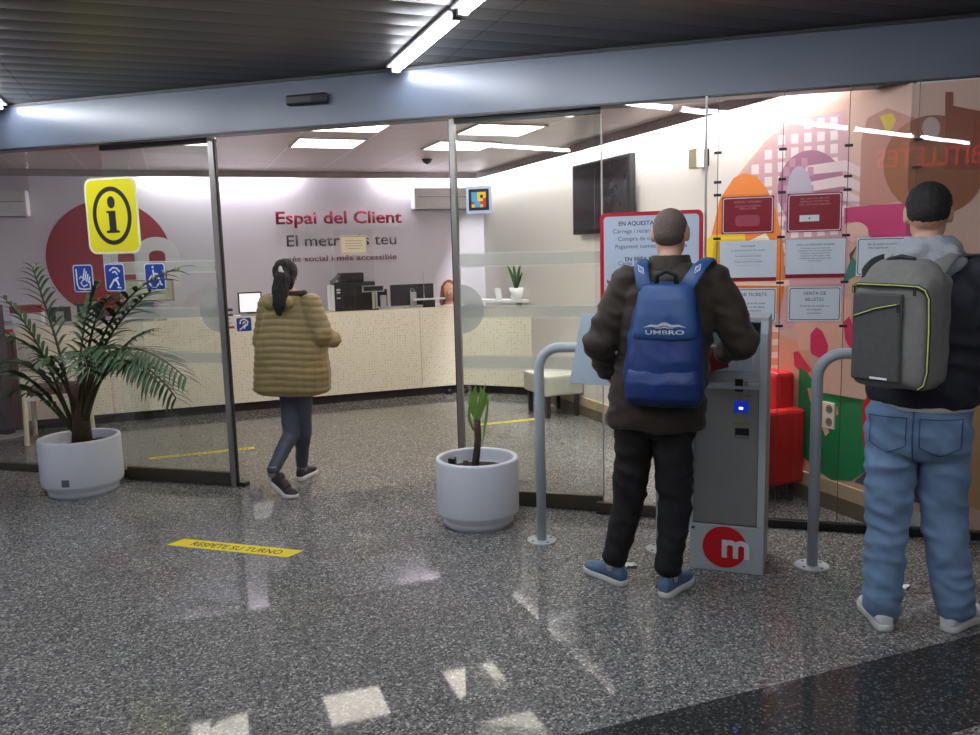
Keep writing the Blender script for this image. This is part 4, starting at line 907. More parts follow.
# ================================================================== PLANTERS
def planter(label, c, R, H, labels=None):
    t = thing('planter', label, 'planter', c, None); bm = bmesh.new()
    lathe(bm, c, [(R*0.86, 0.0), (R*0.86, 0.03), (R*0.88, H*0.12), (R*0.985, H*0.19), (R, H*0.23), (R, H-0.012), (R*0.985, H), (R*0.89, H), (R*0.88, H-0.01), (R*0.87, H-0.07), (R*0.86, H-0.09)], 64); obj('pot', bm, M_pot, t, True)
    bm = bmesh.new(); lathe(bm, c+UZ*(H-0.085), [(R*0.86, -0.02), (R*0.86, 0.0), (R*0.5, 0.012), (R*0.1, 0.014)], 40); obj('soil', bm, M_soil, t, True); return t
c1 = V((-4.44, 4.66, 0)); e = on_z(82, 501); c1 = V((e.x*1.05+0.03, e.y*1.05, 0))
R1 = 0.272; H1 = 0.40; tp = planter('large white round planter with a palm in front of the left glass', c1, R1, H1)
ang = math.atan2(-c1.y, -c1.x) - 0.42; o_ = c1 + V((math.cos(ang), math.sin(ang), 0))*R1 + UZ*0.125; tn = V((-math.sin(ang), math.cos(ang), 0)); nn = V((math.cos(ang), math.sin(ang), 0))
bm = bmesh.new(); box(bm, o_, tn*0.025, nn*0.003, UZ*0.025); obj('square_opening', bm, mat('grey_opening', (96, 98, 106), 0.5), tp)
obj('water_gauge', bx(c1.x+0.14, c1.x+0.20, c1.y-0.03, c1.y+0.03, H1-0.09, H1-0.01), M_black, tp)
tpl = thing('potted_palm', 'bushy green palm with arching fronds growing in the large planter', 'palm', c1 + UZ*(H1-0.075))
b0 = c1 + V((0.02, 0, H1-0.075)); M_trk = mat('brown_palm_trunk', (64, 46, 34), 0.85, var=0.35, scale=30, bump=0.8); M_st = mat('palm_stem', (66, 62, 36), 0.6, var=0.2, scale=12)
bm = bmesh.new(); tube(bm, [b0-UZ*0.02, b0+V((0.01, 0, 0.15)), b0+V((-0.005, 0.01, 0.32)), b0+V((0.0, 0, 0.44))], [0.075, 0.06, 0.055, 0.04], 14); obj('trunk', bm, M_trk, tpl, True)
def pt(px, py, dy=0.0): return on_y(px, py, c1.y+dy)
def frond(pts, n, L0, wleaf, flat=0.0, droop=0.35, start=0.3):
    pts = [V(p) for p in pts]; cv = []
    for i in range(15):
        u = i/14
        # quadratic or cubic bezier
        if len(pts) == 3: cv.append(pts[0]*(1-u)**2 + pts[1]*2*u*(1-u) + pts[2]*u*u)
        else: cv.append(pts[0]*(1-u)**3 + pts[1]*3*u*(1-u)**2 + pts[2]*3*u*u*(1-u) + pts[3]*u**3)
    st = bmesh.new(); tube(st, cv, [0.011*(1-0.8*i/14)+0.002 for i in range(15)], 7); lf = bmesh.new()
    for k in range(n):
        u = start + (1-start)*k/(n-1); x = u*14; i = min(13, int(x)); p_ = cv[i].lerp(cv[i+1], x-i); d_ = (cv[i+1]-cv[i]).normalized()
        sd = d_.cross(UZ)
        if sd.length < 0.05: sd = FX.copy()
        sd.normalize(); ln = 1.12*L0*(0.45 + 0.75*math.sin(PI*min(1, 0.12+0.85*(u-start)/(1-start))))*random.uniform(0.85, 1.1)
        for s_ in (-1, 1):
            dr = (d_*0.75 + sd*s_*0.85 + UZ*random.uniform(-0.05, 0.22)).normalized()
            q1 = p_ + dr*ln*0.55; q2 = p_ + dr*ln*0.95 - UZ*ln*droop*random.uniform(0.6, 1.3)
            leaf_strip(lf, quad_curve(p_, q1, q2, 6), wleaf*1.15*random.uniform(0.8, 1.1), fold=0.3)
    f = obj('frond', st, M_st, tpl, True); obj('leaflets', lf, M_leaf, f, False)
    f.children[0].location = V((0, 0, 0))
    return f
def obj_fix(): pass
bs = lambda: b0 + V((random.uniform(-0.04, 0.04), random.uniform(-0.04, 0.04), 0.0))
T_ = b0 + UZ*0.38
specs = [
 # (control px list with depth offsets, leaflets, length, width)
 (([(76, 430, 0), (60, 395, .0), (38, 330, -.05), (6, 300, -.12)]), 14, 0.20, 0.011),
 (([(76, 430, 0), (64, 350, .02), (42, 300, .0), (33, 268, .0)]), 14, 0.22, 0.011),
 (([(74, 432, 0), (52, 400, -.1), (34, 372, -.2), (2, 372, -.3)]), 14, 0.17, 0.013),
 (([(78, 430, 0), (70, 370, -.1), (40, 350, -.25), (10, 335, -.35)]), 12, 0.19, 0.012),
 (([(82, 425, 0), (88, 360, .0), (108, 290, -.05), (178, 268, -.10)]), 13, 0.22, 0.020),
 (([(84, 420, 0), (92, 330, -.1), (140, 335, -.2), (186, 378, -.3)]), 24, 0.20, 0.009),
 (([(84, 425, 0), (94, 350, -.15), (128, 345, -.3), (160, 385, -.45)]), 22, 0.18, 0.009),
 (([(86, 425, 0), (98, 370, .1), (122, 340, .2), (150, 330, .25)]), 16, 0.17, 0.010),
 (([(82, 400, -.02), (88, 345, -.1), (105, 330, -.25), (118, 366, -.35)]), 16, 0.16, 0.014),
 (([(80, 400, -.02), (82, 350, -.15), (78, 335, -.35), (88, 372, -.5)]), 16, 0.15, 0.014),
 (([(78, 425, 0), (78, 360, .1), (82, 320, .2), (96, 285, .25)]), 14, 0.20, 0.014),
 (([(80, 425, 0), (86, 350, -.1), (92, 310, -.15), (112, 296, -.2)]), 14, 0.19, 0.018),
 (([(76, 428, 0), (66, 372, -.15), (60, 345, -.3), (40, 362, -.4)]), 14, 0.15, 0.012),

 (([(74, 432, 0), (58, 380, -.1), (30, 355, -.15), (-8, 362, -.2)]), 20, 0.17, 0.012),
 (([(74, 432, 0), (50, 405, -.1), (30, 380, -.2), (12, 392, -.25)]), 16, 0.16, 0.014),
 (([(84, 425, 0), (100, 350, -.1), (140, 345, -.2), (176, 398, -.3)]), 22, 0.20, 0.010),
 (([(82, 425, 0), (92, 350, .05), (118, 318, .05), (150, 292, .0)]), 16, 0.20, 0.016),
]
for cp, n_, L0, wl in specs: frond([pt(*q) for q in cp], n_, L0, wl)
e = on_z(479, 531); c2 = V((e.x*1.037, e.y*1.037, 0)); R2 = 0.248; H2 = 0.405
tq = planter('smaller white round planter with a stumpy plant by the open doorway', c2, R2, H2)
obj('water_gauge', bx(c2.x-0.17, c2.x-0.13, c2.y-0.04, c2.y, H2-0.085, H2-0.01), M_black, tq)
ts = thing('stump_plant', 'cut brown stem with a few curled green leaves in the smaller planter', 'plant', c2+UZ*(H2-0.075)); b2 = c2 + V((-0.015, 0, H2-0.08))
g = lambda px, py, dy=0: on_y(px, py, c2.y+dy)
bm = bmesh.new(); tube(bm, [b2, g(478, 440), g(477, 419)], [0.024, 0.021, 0.022], 12); obj('stem', bm, M_trk, ts, True)
bm = bmesh.new(); tube(bm, [b2+V((-0.05, -0.02, 0)), b2+V((-0.05, -0.02, 0.055))], [0.018, 0.016], 10); obj('stump', bm, M_trk, ts, True)
for cp, wl in (([(476, 418, 0), (473, 400, 0), (476, 384, 0)], 0.022), ([(478, 418, 0), (481, 395, -.02), (486, 384, -.02)], 0.013), ([(479, 420, -.02), (492, 380, -.05), (488, 405, -.08)], 0.016), ([(488, 402, -.08), (486, 425, -.06), (482, 445, -.04)], 0.008), ([(476, 420, 0), (466, 398, .02), (472, 388, .04)], 0.012), ([(475, 432, 0), (465, 415, -.02), (472, 398, -.03)], 0.009), ([(480, 418, .02), (484, 392, .02), (480, 386, .03)], 0.014)):
    q = [g(*c_) for c_ in cp]; bm = bmesh.new(); leaf_strip(bm, quad_curve(*q, n=10), wl, fold=0.4, n_=NF); obj('leaf', bm, M_leaf2, ts)
# ================================================================== HANDRAIL BARRIERS
M_rail = mat('pale_grey_powder_coat', (182, 191, 198), 0.35, var=0.03, scale=4)
def barrier(label, b_, L_, h_, d_=FX):
    t = thing('handrail', label, 'handrail', b_); r = 0.027; rad = 0.12; pts = [b_ + UZ*0.006, b_+UZ*(h_-rad-r)]
    for k in range(1, 9): a_ = math.radians(90*k/9); pts.append(b_ + d_*(rad*(1-math.cos(a_))) + UZ*(h_-r-rad+rad*math.sin(a_)))
    pts += [b_+d_*rad+UZ*(h_-r)]
    for k in range(0, 9): a_ = math.radians(90-90*k/9); pts.append(b_ + d_*(L_-rad + rad*math.cos(a_)) + UZ*(h_-r-rad+rad*math.sin(a_)))
    pts += [b_+d_*L_+UZ*(h_-rad-r), b_+d_*L_+UZ*0.006]
    bm = bmesh.new(); tube(bm, pts, r, 20); obj('tube', bm, M_rail, t, True)
    for q in (b_, b_+d_*L_):
        bm = bmesh.new(); lathe(bm, q, [(0.083, 0), (0.083, 0.006), (0.08, 0.008), (0.03, 0.008)], 36); pl = obj('base_plate', bm, mat('pale_base_plate', (176, 182, 186), 0.4), t)
        for k in range(4):
            a_ = math.radians(45+90*k); bm = bmesh.new(); lathe(bm, q+V((math.cos(a_)*0.06, math.sin(a_)*0.06, 0.008)), [(0.008, 0), (0.007, 0.002)], 10); s_ = obj('screw', bm, M_black, pl); s_.location = V((0, 0, 0))
            s_.location = V((0, 0, 0))
    return t
bl = on_z(542, 540.5); barrier('grey tubular handrail left of the ticket machine', V((bl.x, bl.y, 0)), 0.66, 1.125)
br = on_z(812, 566); barrier('grey tubular handrail between ticket machine and the grey backpack', V((br.x, br.y, 0)), 0.62, 1.115)
# sloped pale board on the left rail
bd = [on_y(582, 313, bl.y-0.03), on_y(622, 314, bl.y-0.03), on_y(614, 386, bl.y-0.12), on_y(569.5, 383, bl.y-0.12)]
t = thing('sloped_board', 'pale blue sloped board fixed to the left handrail', 'board', (bd[0]+bd[2])/2); n_ = (bd[1]-bd[0]).cross(bd[3]-bd[0]).normalized()
bm = bmesh.new(); plate(bm, bd, n_ if n_.y > 0 else -n_, 0.012); obj('board', bm, mat('pale_blue_panel', (184, 200, 212), 0.35, var=0.02), t)
bm = bmesh.new(); box(bm, V((bd[1].x-0.03, bl.y-0.045, 1.085)), (0.03, 0, 0), (0, 0.03, 0), (0, 0, 0.03)); obj('clamp', bm, M_black, t)
# ================================================================== TICKET MACHINE
K0 = V((-0.20, 4.165, 0)); KU = V((0.9957, -0.0930, 0)).normalized(); KV = V((0.0930, 0.9957, 0)).normalized(); KW = 0.357
def kp(px, py):
    d = ray(px, py); p_ = CAM + d*((K0-CAM).dot(KV)/d.dot(KV)); return (p_-K0).dot(KU), p_.z
def kb(u0, u1, v0, v1, z0, z1, bm=None, bevel=0.0):
    bm = bm or bmesh.new(); return box(bm, K0 + KU*((u0+u1)/2) + KV*((v0+v1)/2) + UZ*((z0+z1)/2), KU*((u1-u0)/2), KV*((v1-v0)/2), UZ*((z1-z0)/2), 0, bevel)
M_kw = mat('machine_pale_enamel', (176, 184, 188), 0.4, var=0.03, scale=3); M_steel = mat('brushed_steel_front', (146, 146, 143), 0.4, 0.35, var=0.06, scale=3); M_kd = mat('machine_dark_grey', (74, 76, 78), 0.45)
t = thing('ticket_machine', 'pale grey ticket machine with steel front and red round m emblem', 'ticket machine', K0+KU*KW/2)
obj('base', kb(0, KW, 0, 0.34, 0, 0.238, bevel=0.003), M_kw, t)
obj('body', kb(0.012, KW-0.03, 0.02, 0.33, 0.238, 0.94), M_kd, t)
for a_, b_ in ((0, 0.014), (KW-0.034, KW)):
    bm = bmesh.new(); P = lambda v, z: K0 + KU*a_ + KV*v + UZ*z
    plate(bm, [P(0, 0.238), P(0.34, 0.238), P(0.34, 1.265), P(0.06, 1.265), P(0.012, 1.20), P(0.0, 0.95)], KU, b_-a_); obj('side_cheek', bm, M_kw, t)
obj('steel_front', kb(0.016, KW-0.036, 0.006, 0.02, 0.245, 0.93, bevel=0.002), M_steel, t)
obj('ledge', kb(0.014, KW-0.034, 0.0, 0.12, 0.93, 0.945), M_kw, t)
bm = bmesh.new(); P = lambda u, v, z: K0+KU*u+KV*v+UZ*z
plate(bm, [P(0.014, 0.10, 0.945), P(KW-0.034, 0.10, 0.945), P(KW-0.034, 0.19, 1.235), P(0.014, 0.19, 1.235)], (KV*0.95-UZ*0.3).normalized(), 0.02); obj('screen_panel', bm, mat('machine_grey_panel', (150, 152, 156), 0.4), t)
nS = (UZ*0.3-KV*0.95).normalized(); bm = bmesh.new(); plate(bm, [P(0.05, 0.115, 1.0) + nS*0.003, P(KW-0.08, 0.115, 1.0) + nS*0.003, P(KW-0.08, 0.174, 1.19)+nS*0.003, P(0.05, 0.174, 1.19)+nS*0.003], nS, 0.002); obj('screen', bm, mat('touch_screen', (110, 116, 124), 0.15, emit=((120, 130, 140), 0.12)), t)
obj('top_cap', kb(0.0, KW, 0.055, 0.34, 1.25, 1.275, bevel=0.004), M_kw, t)
obj('back_panel', kb(0.014, KW-0.034, 0.325, 0.338, 0.238, 1.25), M_kw, t)
def slot(name, x0, y0, x1, y1, m_, d0=0.0035):
    u0, z1 = kp(x0, y0); u1, z0 = kp(x1, y1); return obj(name, kb(u0, u1, 0.006-d0, 0.0062, z0, z1), m_, t)
slot('keypad', 735, 379, 743, 392, M_black); slot('key_lock', 744, 382, 748, 386, mat('bright_steel', (210, 210, 210), 0.2, 0.9)); slot('yellow_stripe', 733, 394.5, 750.5, 396.5, mat('dull_yellow_label', (150, 138, 60), 0.5))
slot('card_reader', 734.5, 401, 748, 413, mat('blue_reader', (10, 20, 80), 0.3, emit=((20, 40, 180), 0.5)), 0.006); q = slot('reader_light', 739, 407, 743, 409.5, emis('reader_led', (150, 180, 255), 3.0), 0.008)
slot('yellow_stripe', 733, 422, 751, 425, MC['dull_yellow_label']); slot('ticket_slot', 735, 428, 749, 438.5, M_black, 0.005); slot('slot_lip', 735.5, 435, 748.5, 438, M_steel, 0.008)
for px, py in ((708.5, 468), (739.5, 468.5)):
    u, z = kp(px, py); o_ = K0+KU*u+KV*0.005+UZ*z; bm = bmesh.new(); ring_plate(bm, o_, KU, UZ, 0.019, 0.019, 0.005, -KV, 0.003, 24); plate(bm, ellipse(o_, KU, UZ, 0.013, 0.013, 20), -KV, 0.0015); obj('round_lock', bm, M_steel, t)
u, z = kp(724.5, 547); c = K0+KU*u+UZ*z - KV*0.0005; metro_disc(c, KU, -KV, 0.107, mat('emblem_red', (206, 22, 34), 0.4, var=0.02), M_pw, t, 0.0015)
u, z = kp(693, 527); bm = bmesh.new(); box(bm, K0+KU*u+UZ*z-KV*0.0008, KU*0.009, KV*0.0008, UZ*0.007); obj('plate_mark', bm, mat('grey_ink', (70, 70, 76)), t)
# litter on the floor
for px, py, lb, a_ in ((631, 566, 'small white scrap of paper beside the blue shoe', 0.3), (903, 587, 'torn white ticket on the floor between the jeans legs', 1.0)):
    o_ = on_z(px, py); bm = bmesh.new(); nx, ny = 6, 4; g_ = []
    for i in range(nx):
        for j in range(ny):
            x = (i/(nx-1)-0.5)*0.06; y = (j/(ny-1)-0.5)*0.05; g_.append(bm.verts.new(o_ + V((x*math.cos(a_)-y*math.sin(a_), x*math.sin(a_)+y*math.cos(a_), 0.002+0.012*abs(math.sin(i*1.3+j)*math.cos(j*0.9))))))
    for i in range(nx-1):
        for j in range(ny-1): bm.faces.new((g_[i*ny+j], g_[(i+1)*ny+j], g_[(i+1)*ny+j+1], g_[i*ny+j+1]))
    ob = obj('paper_scrap', bm, M_pw, None, origin=o_); tag(ob, lb, 'paper')
# ================================================================== PEOPLE
M_skin = mat('skin', (196, 150, 128), 0.55, var=0.06, scale=20); M_eye = mat('eye_white', (230, 228, 222), 0.3); M_iris = mat('eye_brown', (60, 40, 28), 0.3); M_lip = mat('lips', (170, 96, 88), 0.5)
def dirs(yaw): a_ = math.radians(yaw); return V((math.cos(a_), math.sin(a_), 0)), V((-math.sin(a_), math.cos(a_), 0))
def add_head(bm, c, yaw, k=1.0, nod=0.0):
    r_, f_ = dirs(yaw); R_ = Matrix((r_, f_, UZ)).transposed() @ Matrix.Rotation(-nod, 3, 'X'); q = lambda x, y, z: V(c) + R_ @ V((x, y, z))*k
    ball(bm, q(0, -0.012, 0.02), 0.076*k, 0.092*k, 0.092*k, R_); ball(bm, q(0, 0.02, -0.035), 0.062*k, 0.072*k, 0.078*k, R_); ball(bm, q(0, 0.045, -0.082), 0.034*k, 0.034*k, 0.028*k, R_)
    capsule(bm, q(0, 0.085, 0.012), 0.010*k, q(0, 0.106, -0.022), 0.015*k, 10)
    for s_ in (-1, 1):
        ball(bm, q(0.075*s_, -0.006, -0.005), 0.010*k, 0.020*k, 0.032*k, R_, 12); ball(bm, q(0.077*s_, -0.012, 0.012), 0.009*k, 0.016*k, 0.018*k, R_, 10)
        ball(bm, q(0.03*s_, 0.066, 0.03), 0.022*k, 0.016*k, 0.010*k, R_, 10)
    return q, R_
def face(parent, q, R_, k=1.0):
    for s_ in (-1, 1):
        bm = bmesh.new(); ball(bm, q(0.031*s_, 0.0725, 0.008), 0.0115*k, seg=14); e = obj('eye', bm, M_eye, parent, True)
        bm = bmesh.new(); ball(bm, q(0.031*s_, 0.0810, 0.008), 0.0060*k, 0.004*k, 0.0055*k, R_, 10); obj('iris', bm, M_iris, e, True).location = V((0, 0, 0))
    bm = bmesh.new(); ball(bm, q(0, 0.088, -0.052), 0.022*k, 0.007*k, 0.007*k, R_, 12); obj('mouth', bm, M_lip, parent, True)
def add_hand(bm, w_, d_, pn, side_, k=1.0, curl=0.5):
    """palm from wrist w_ along d_; pn = palm normal (fingers curl towards it); thumb towards side_"""
    w_ = V(w_); d_ = V(d_).normalized(); pn = V(pn); pn = (pn - d_*pn.dot(d_)).normalized(); sd = d_.cross(pn)
    if sd.dot(V(side_)) < 0: sd = -sd
    loft(bm, [(w_ - d_*0.02*k, sd*0.027*k, pn*0.019*k), (w_ + d_*0.02*k, sd*0.032*k, pn*0.017*k), (w_ + d_*0.06*k, sd*0.041*k, pn*0.015*k), (w_ + d_*0.092*k, sd*0.040*k, pn*0.012*k)], 14)
    for i, (off, ln) in enumerate(((0.030, 0.072), (0.010, 0.080), (-0.011, 0.075), (-0.031, 0.060))):
        p_ = w_ + d_*0.085*k + sd*off*k; a_ = curl*0.5
        for j, fr in enumerate((0.45, 0.32, 0.23)):
            dd = d_*math.cos(a_) + pn*math.sin(a_) + sd*off*1.6*(1-curl); q_ = p_ + dd.normalized()*ln*fr*k; capsule(bm, p_, (0.0092-0.0008*j)*k, q_, (0.0086-0.001*j)*k, 10); p_ = q_; a_ += curl*0.9
    p_ = w_ + d_*0.022*k + sd*0.026*k
    for j, (ln, sp) in enumerate(((0.042, 0.95), (0.030, 0.5), (0.024, 0.2))):
        dd = (d_*0.8 + sd*sp + pn*(0.25+curl*0.4*j)).normalized(); q_ = p_ + dd*ln*k; capsule(bm, p_, (0.0125-0.0015*j)*k, q_, (0.0112-0.0015*j)*k, 10); p_ = q_
def torso_secs(L, yaw_fn):
    out = []
    for (c, hw, hd) in L:
        r_, f_ = dirs(yaw_fn(c.z)); out.append((c, r_*hw, f_*hd))
    return out
def person(label, base, J, k=1.0, male=True):
    t = thing('person', label, 'person', base)
    def build(bm):
        loft(bm, torso_secs(J['torso'], J['yaw']), 20)
        capsule(bm, J['neck'], 0.056*k, J['head']-UZ*0.03*k, 0.050*k)
        add_head(bm, J['head'], J['hyaw'], k*1.05, J.get('nod', 0))
        for s_ in ('L', 'R'):
            chain(bm, [J['sh'+s_], J['el'+s_], J['wr'+s_]], [0.052*k, 0.040*k, 0.027*k])
            h_ = J['hand'+s_]; add_hand(bm, J['wr'+s_], h_[0], h_[1], h_[2], 0.96*k, h_[3])
            chain(bm, [J['hip'+s_], J['kn'+s_], J['an'+s_]], [0.080*k, 0.052*k, 0.036*k])
            chain(bm, [J['kn'+s_]*0.6+J['an'+s_]*0.4, J['an'+s_]], [0.052*k, 0.036*k])
            tf = J['toe'+s_]; chain(bm, [J['an'+s_]-UZ*0.045*k, J['an'+s_]-UZ*0.062*k+tf*0.09*k], [0.027*k, 0.018*k])
    body = blob('body', build, M_skin, t, 0.0065, 3)
    r_, f_ = dirs(J['hyaw']); R_ = Matrix((r_, f_, UZ)).transposed() @ Matrix.Rotation(-J.get('nod', 0), 3, 'X'); q = lambda x, y, z: V(J['head']) + R_ @ V((x, y, z))*k
    face(t, q, R_, k)
    return t, q, R_
def nz3(p_, s_, o_=0.0): return noise.noise(V((p_.x*s_, p_.y*s_, p_.z*s_+o_)))
def folds(amp, sx=5.0, sz=14.0, o_=0.0):
    def d(p_, n_):
        w_ = noise.noise(V((p_.x*sx+o_, p_.y*sx, p_.z*sz))) ; w2 = noise.noise(V((p_.x*sx*2.3, p_.y*sx*2.3+o_, (p_.z+p_.x*0.6)*sz*1.8)))
        return amp*(1-2*abs(w_))*0.8 + amp*0.5*w2
    return d
def shoe(parent, heel, toe_dir, L, mu, ms, lift=0.0, wid=1.0, mlace=None, mid=None):
    """heel = rear end of the sole on the ground; lift raises the heel, the ball stays down"""
    heel = V(heel); f_ = V(toe_dir).normalized(); s_ = f_.cross(UZ); R0 = lift
    def T(s, x, z):
        s_l = s*L; ball_ = 0.68*L
        if R0 > 0 and s_l < ball_:
            a_ = math.asin(min(0.95, R0/ball_)); dd = ball_-s_l; return heel + f_*(ball_ - dd*math.cos(a_) + z*math.sin(a_)*0.0 + z*math.sin(a_)) + UZ*(dd*math.sin(a_) + z*math.cos(a_)) + s_*x
        return heel + f_*s_l + s_*x + UZ*z
    out = [(0.0, 0.0), (0.02, 0.022), (0.10, 0.034), (0.28, 0.036), (0.45, 0.036), (0.62, 0.044), (0.76, 0.048), (0.90, 0.040), (0.98, 0.022), (1.0, 0.0)]
    loop = [(u, x*wid) for u, x in out] + [(u, -x*wid*0.94) for u, x in out[-2:0:-1]]
    bm = bmesh.new(); lv = []
    for z, sc in ((0.001, 0.95), (0.008, 1.03), (0.028, 1.02), (0.032, 0.96)): lv.append([bm.verts.new(T(0.5+(u-0.5)*(1 if sc > 1 else 0.985), x*sc, z + (0.006*max(0, (u-0.8))/0.2 if z < 0.02 else 0))) for u, x in loop])
    for a_, b_ in zip(lv[:-1], lv[1:]):
        for i in range(len(a_)): bm.faces.new((a_[i], a_[(i+1) % len(a_)], b_[(i+1) % len(a_)], b_[i]))
    n_ = len(loop); h_ = len(out)
    for lvv, fl in ((lv[0], 1), (lv[-1], 0)):
        for i in range(h_-1):
            a0, a1 = lvv[i], lvv[i+1]; b0_, b1_ = lvv[(n_-i) % n_], lvv[(n_-i-1) % n_]
            vs_ = []
            for v_ in (a0, a1, b1_, b0_):
                if v_ not in vs_: vs_.append(v_)
            if len(vs_) > 2: bm.faces.new(vs_ if fl == 0 else vs_[::-1])
    bmesh.ops.recalc_face_normals(bm, faces=bm.faces)
    def up_(b2):
        secs = []
        for u, x, h in ((0.015, 0.020, 0.045), (0.05, 0.030, 0.062), (0.14, 0.035, 0.074), (0.28, 0.036, 0.078), (0.42, 0.038, 0.070), (0.56, 0.042, 0.054), (0.70, 0.045, 0.042), (0.84, 0.041, 0.034), (0.94, 0.028, 0.026), (0.985, 0.012, 0.016)):
            c_ = T(u, 0, 0.022 + h/2); up__ = (T(u, 0, 0.1)-T(u, 0, 0.0)).normalized(); secs.append((c_, s_*x*wid, up__*(h/2+0.006)))
        loft(b2, secs, 16); a_ = T(0.17, 0, 0.06); chain(b2, [a_, T(0.2, 0, 0.088)], [0.036*wid, 0.037*wid])
    u_ = blob('shoe', up_, mu, parent, 0.0055, 3)
    so = obj('sole', bm, ms, u_, True); so.location = V((0, 0, 0))
    lb = bmesh.new()
    for k in range(4):
        u = 0.36+0.075*k; hh = 0.105 - 0.012*k; tube(lb, [T(u, -0.02*wid, hh-0.016), T(u+0.01, 0, hh-0.003), T(u+0.02, 0.02*wid, hh-0.016)], 0.0028, 6)
    q = obj('laces', lb, mlace or ms, u_); q.location = V((0, 0, 0))
    return u_, T
# ---------------------------------------------------------------- man with the blue backpack
Y1 = 3.86; W1 = lambda px, py, dy=0.0: on_y(px, py, Y1+dy)
hL = on_z(625, 587); tL = (on_z(592, 572)-hL).normalized(); hR = on_z(662, 599); tR = (on_z(683, 583.5)-hR).normalized()
base1 = V((-0.40, 3.88, 0))
aL = hL + tL*0.065 + UZ*0.11; aR = hR + tR*0.065 + UZ*0.11
pel = W1(661, 405, 0.0); J = {}
J['torso'] = [(V((pel.x, Y1+.01, 0.90)), 0.125, 0.085), (V((pel.x, Y1+.01, 0.98)), 0.155, 0.105), (V((-0.31, Y1, 1.10)), 0.140, 0.095), (V((-0.295, Y1-0.01, 1.28)), 0.165, 0.11), (V((-0.285, Y1-0.01, 1.42)), 0.165, 0.10), (V((-0.28, Y1, 1.50)), 0.10, 0.07), (V((-0.28, Y1, 1.53)), 0.06, 0.05)]
J['yaw'] = lambda z: -4; J['head'] = V((-0.285, Y1+0.055, 1.678)); J['hyaw'] = -4; J['nod'] = 0.35; J['neck'] = V((-0.28, Y1, 1.52))
J['shL'] = V((-0.465, Y1, 1.455)); J['shR'] = V((-0.095, Y1-0.01, 1.45)); J['elL'] = V((-0.60, Y1-0.03, 1.19)); J['wrL'] = W1(606, 372, 0.16)
J['elR'] = V((0.035, Y1+0.00, 1.195)); J['wrR'] = V((-0.035, Y1+0.215, 1.125))
J['handL'] = (V((0.35, 0.5, -0.75)), V((0.8, 0.2, 0.3)), V((0, 1, 0)), 0.6); J['handR'] = (V((-0.25, 0.85, -0.25)), V((-0.6, 0.2, -0.7)), V((-0.6, 0, 0.7)), 0.9)
J['hipL'] = V((-0.43, Y1+.01, 0.90)); J['hipR'] = V((-0.275, Y1+.01, 0.90)); J['knL'] = W1(629, 500, 0.05); J['knR'] = W1(675, 503, 0.0); J['anL'] = aL; J['anR'] = aR; J['toeL'] = tL; J['toeR'] = tR
m1, q, R_ = person('man in dark brown jacket and black trousers using the ticket machine', base1, J)
M_buzz = mat('cropped_brown_hair', (92, 78, 70), 0.85, var=0.25, scale=120, bump=0.5)
def cap1(bm): ball(bm, q(0, -0.020, 0.022), 0.0790, 0.0915, 0.0925, R_); ball(bm, q(0, -0.030, -0.012), 0.070, 0.074, 0.062, R_)
blob('hair', cap1, M_buzz, m1, 0.006, 2)
M_jk = mat('dark_brown_jacket', (44, 34, 24), 0.75, var=0.12, scale=9, sheen=0.1)
def jk(bm):
    hem = 0.795
    S_ = [(V((-0.350, Y1+.01, hem)), 0.222, 0.155), (V((-0.350, Y1+.01, hem+0.04)), 0.225, 0.157), (V((-0.335, Y1, 0.98)), 0.215, 0.150), (V((-0.31, Y1, 1.14)), 0.205, 0.145), (V((-0.295, Y1-0.01, 1.30)), 0.218, 0.150), (V((-0.285, Y1-0.01, 1.42)), 0.222, 0.138), (V((-0.28, Y1, 1.49)), 0.175, 0.11), (V((-0.28, Y1, 1.545)), 0.09, 0.078)]
    loft(bm, torso_secs(S_, lambda z: -4), 24)
    chain(bm, [J['shL'], J['elL']], [0.088, 0.074]); chain(bm, [J['elL'], J['wrL']+V((0, 0.0, 0.02))], [0.074, 0.054])
    chain(bm, [J['shR'], J['elR']], [0.088, 0.076]); chain(bm, [J['elR'], J['wrR']], [0.076, 0.052])
jacket = blob('jacket', jk, M_jk, m1, 0.010, 5, folds(0.015, 6, 14))
def col1(bm):
    c_ = V((-0.28, Y1+0.005, 1.55)); loft(bm, [(c_+UZ*z, V((r1, 0, 0)), V((0, r1*0.92, 0))) for z, r1 in ((-0.035, 0.105), (0.0, 0.094), (0.035, 0.086))] + [(c_+UZ*z, V((r1, 0, 0)), V((0, r1*0.92, 0))) for z, r1 in ((0.038, 0.074), (0.0, 0.072), (-0.03, 0.074))], 24, closed=True)
blob('collar', col1, M_jk, m1, 0.006, 3)
M_tr = mat('black_track_trousers', (10, 10, 12), 0.8, var=0.15, scale=10)
def trousers(pel_, J_, hw, hd, rs, cuff, yaw, top):
    def b(bm):
        r_, f_ = dirs(yaw); loft(bm, [(pel_+UZ*top, r_*hw*0.92, f_*hd*0.9), (pel_+UZ*(top-0.10), r_*hw, f_*hd*1.05), (pel_+UZ*(top-0.20), r_*hw*0.98, f_*hd), (pel_+UZ*(top-0.25), r_*hw*0.85, f_*hd*0.62)], 20)
        for s_ in ('L', 'R'): chain(bm, [J_['hip'+s_], J_['kn'+s_], J_['an'+s_]+UZ*cuff], rs)
    return b
pl1 = V((pel.x, Y1+.01, 0))
blob('trousers', trousers(pl1, J, 0.175, 0.12, [0.103, 0.080, 0.060], 0.03, -4, 1.0), M_tr, m1, 0.009, 6, folds(0.011, 6, 12, 3))
M_blueshoe = mat('blue_grey_knit', (74, 98, 124), 0.7, var=0.15, scale=60, bump=0.4); M_wsole = mat('white_rubber', (208, 208, 204), 0.5); M_sock = mat('pale_sock', (190, 190, 188), 0.8)
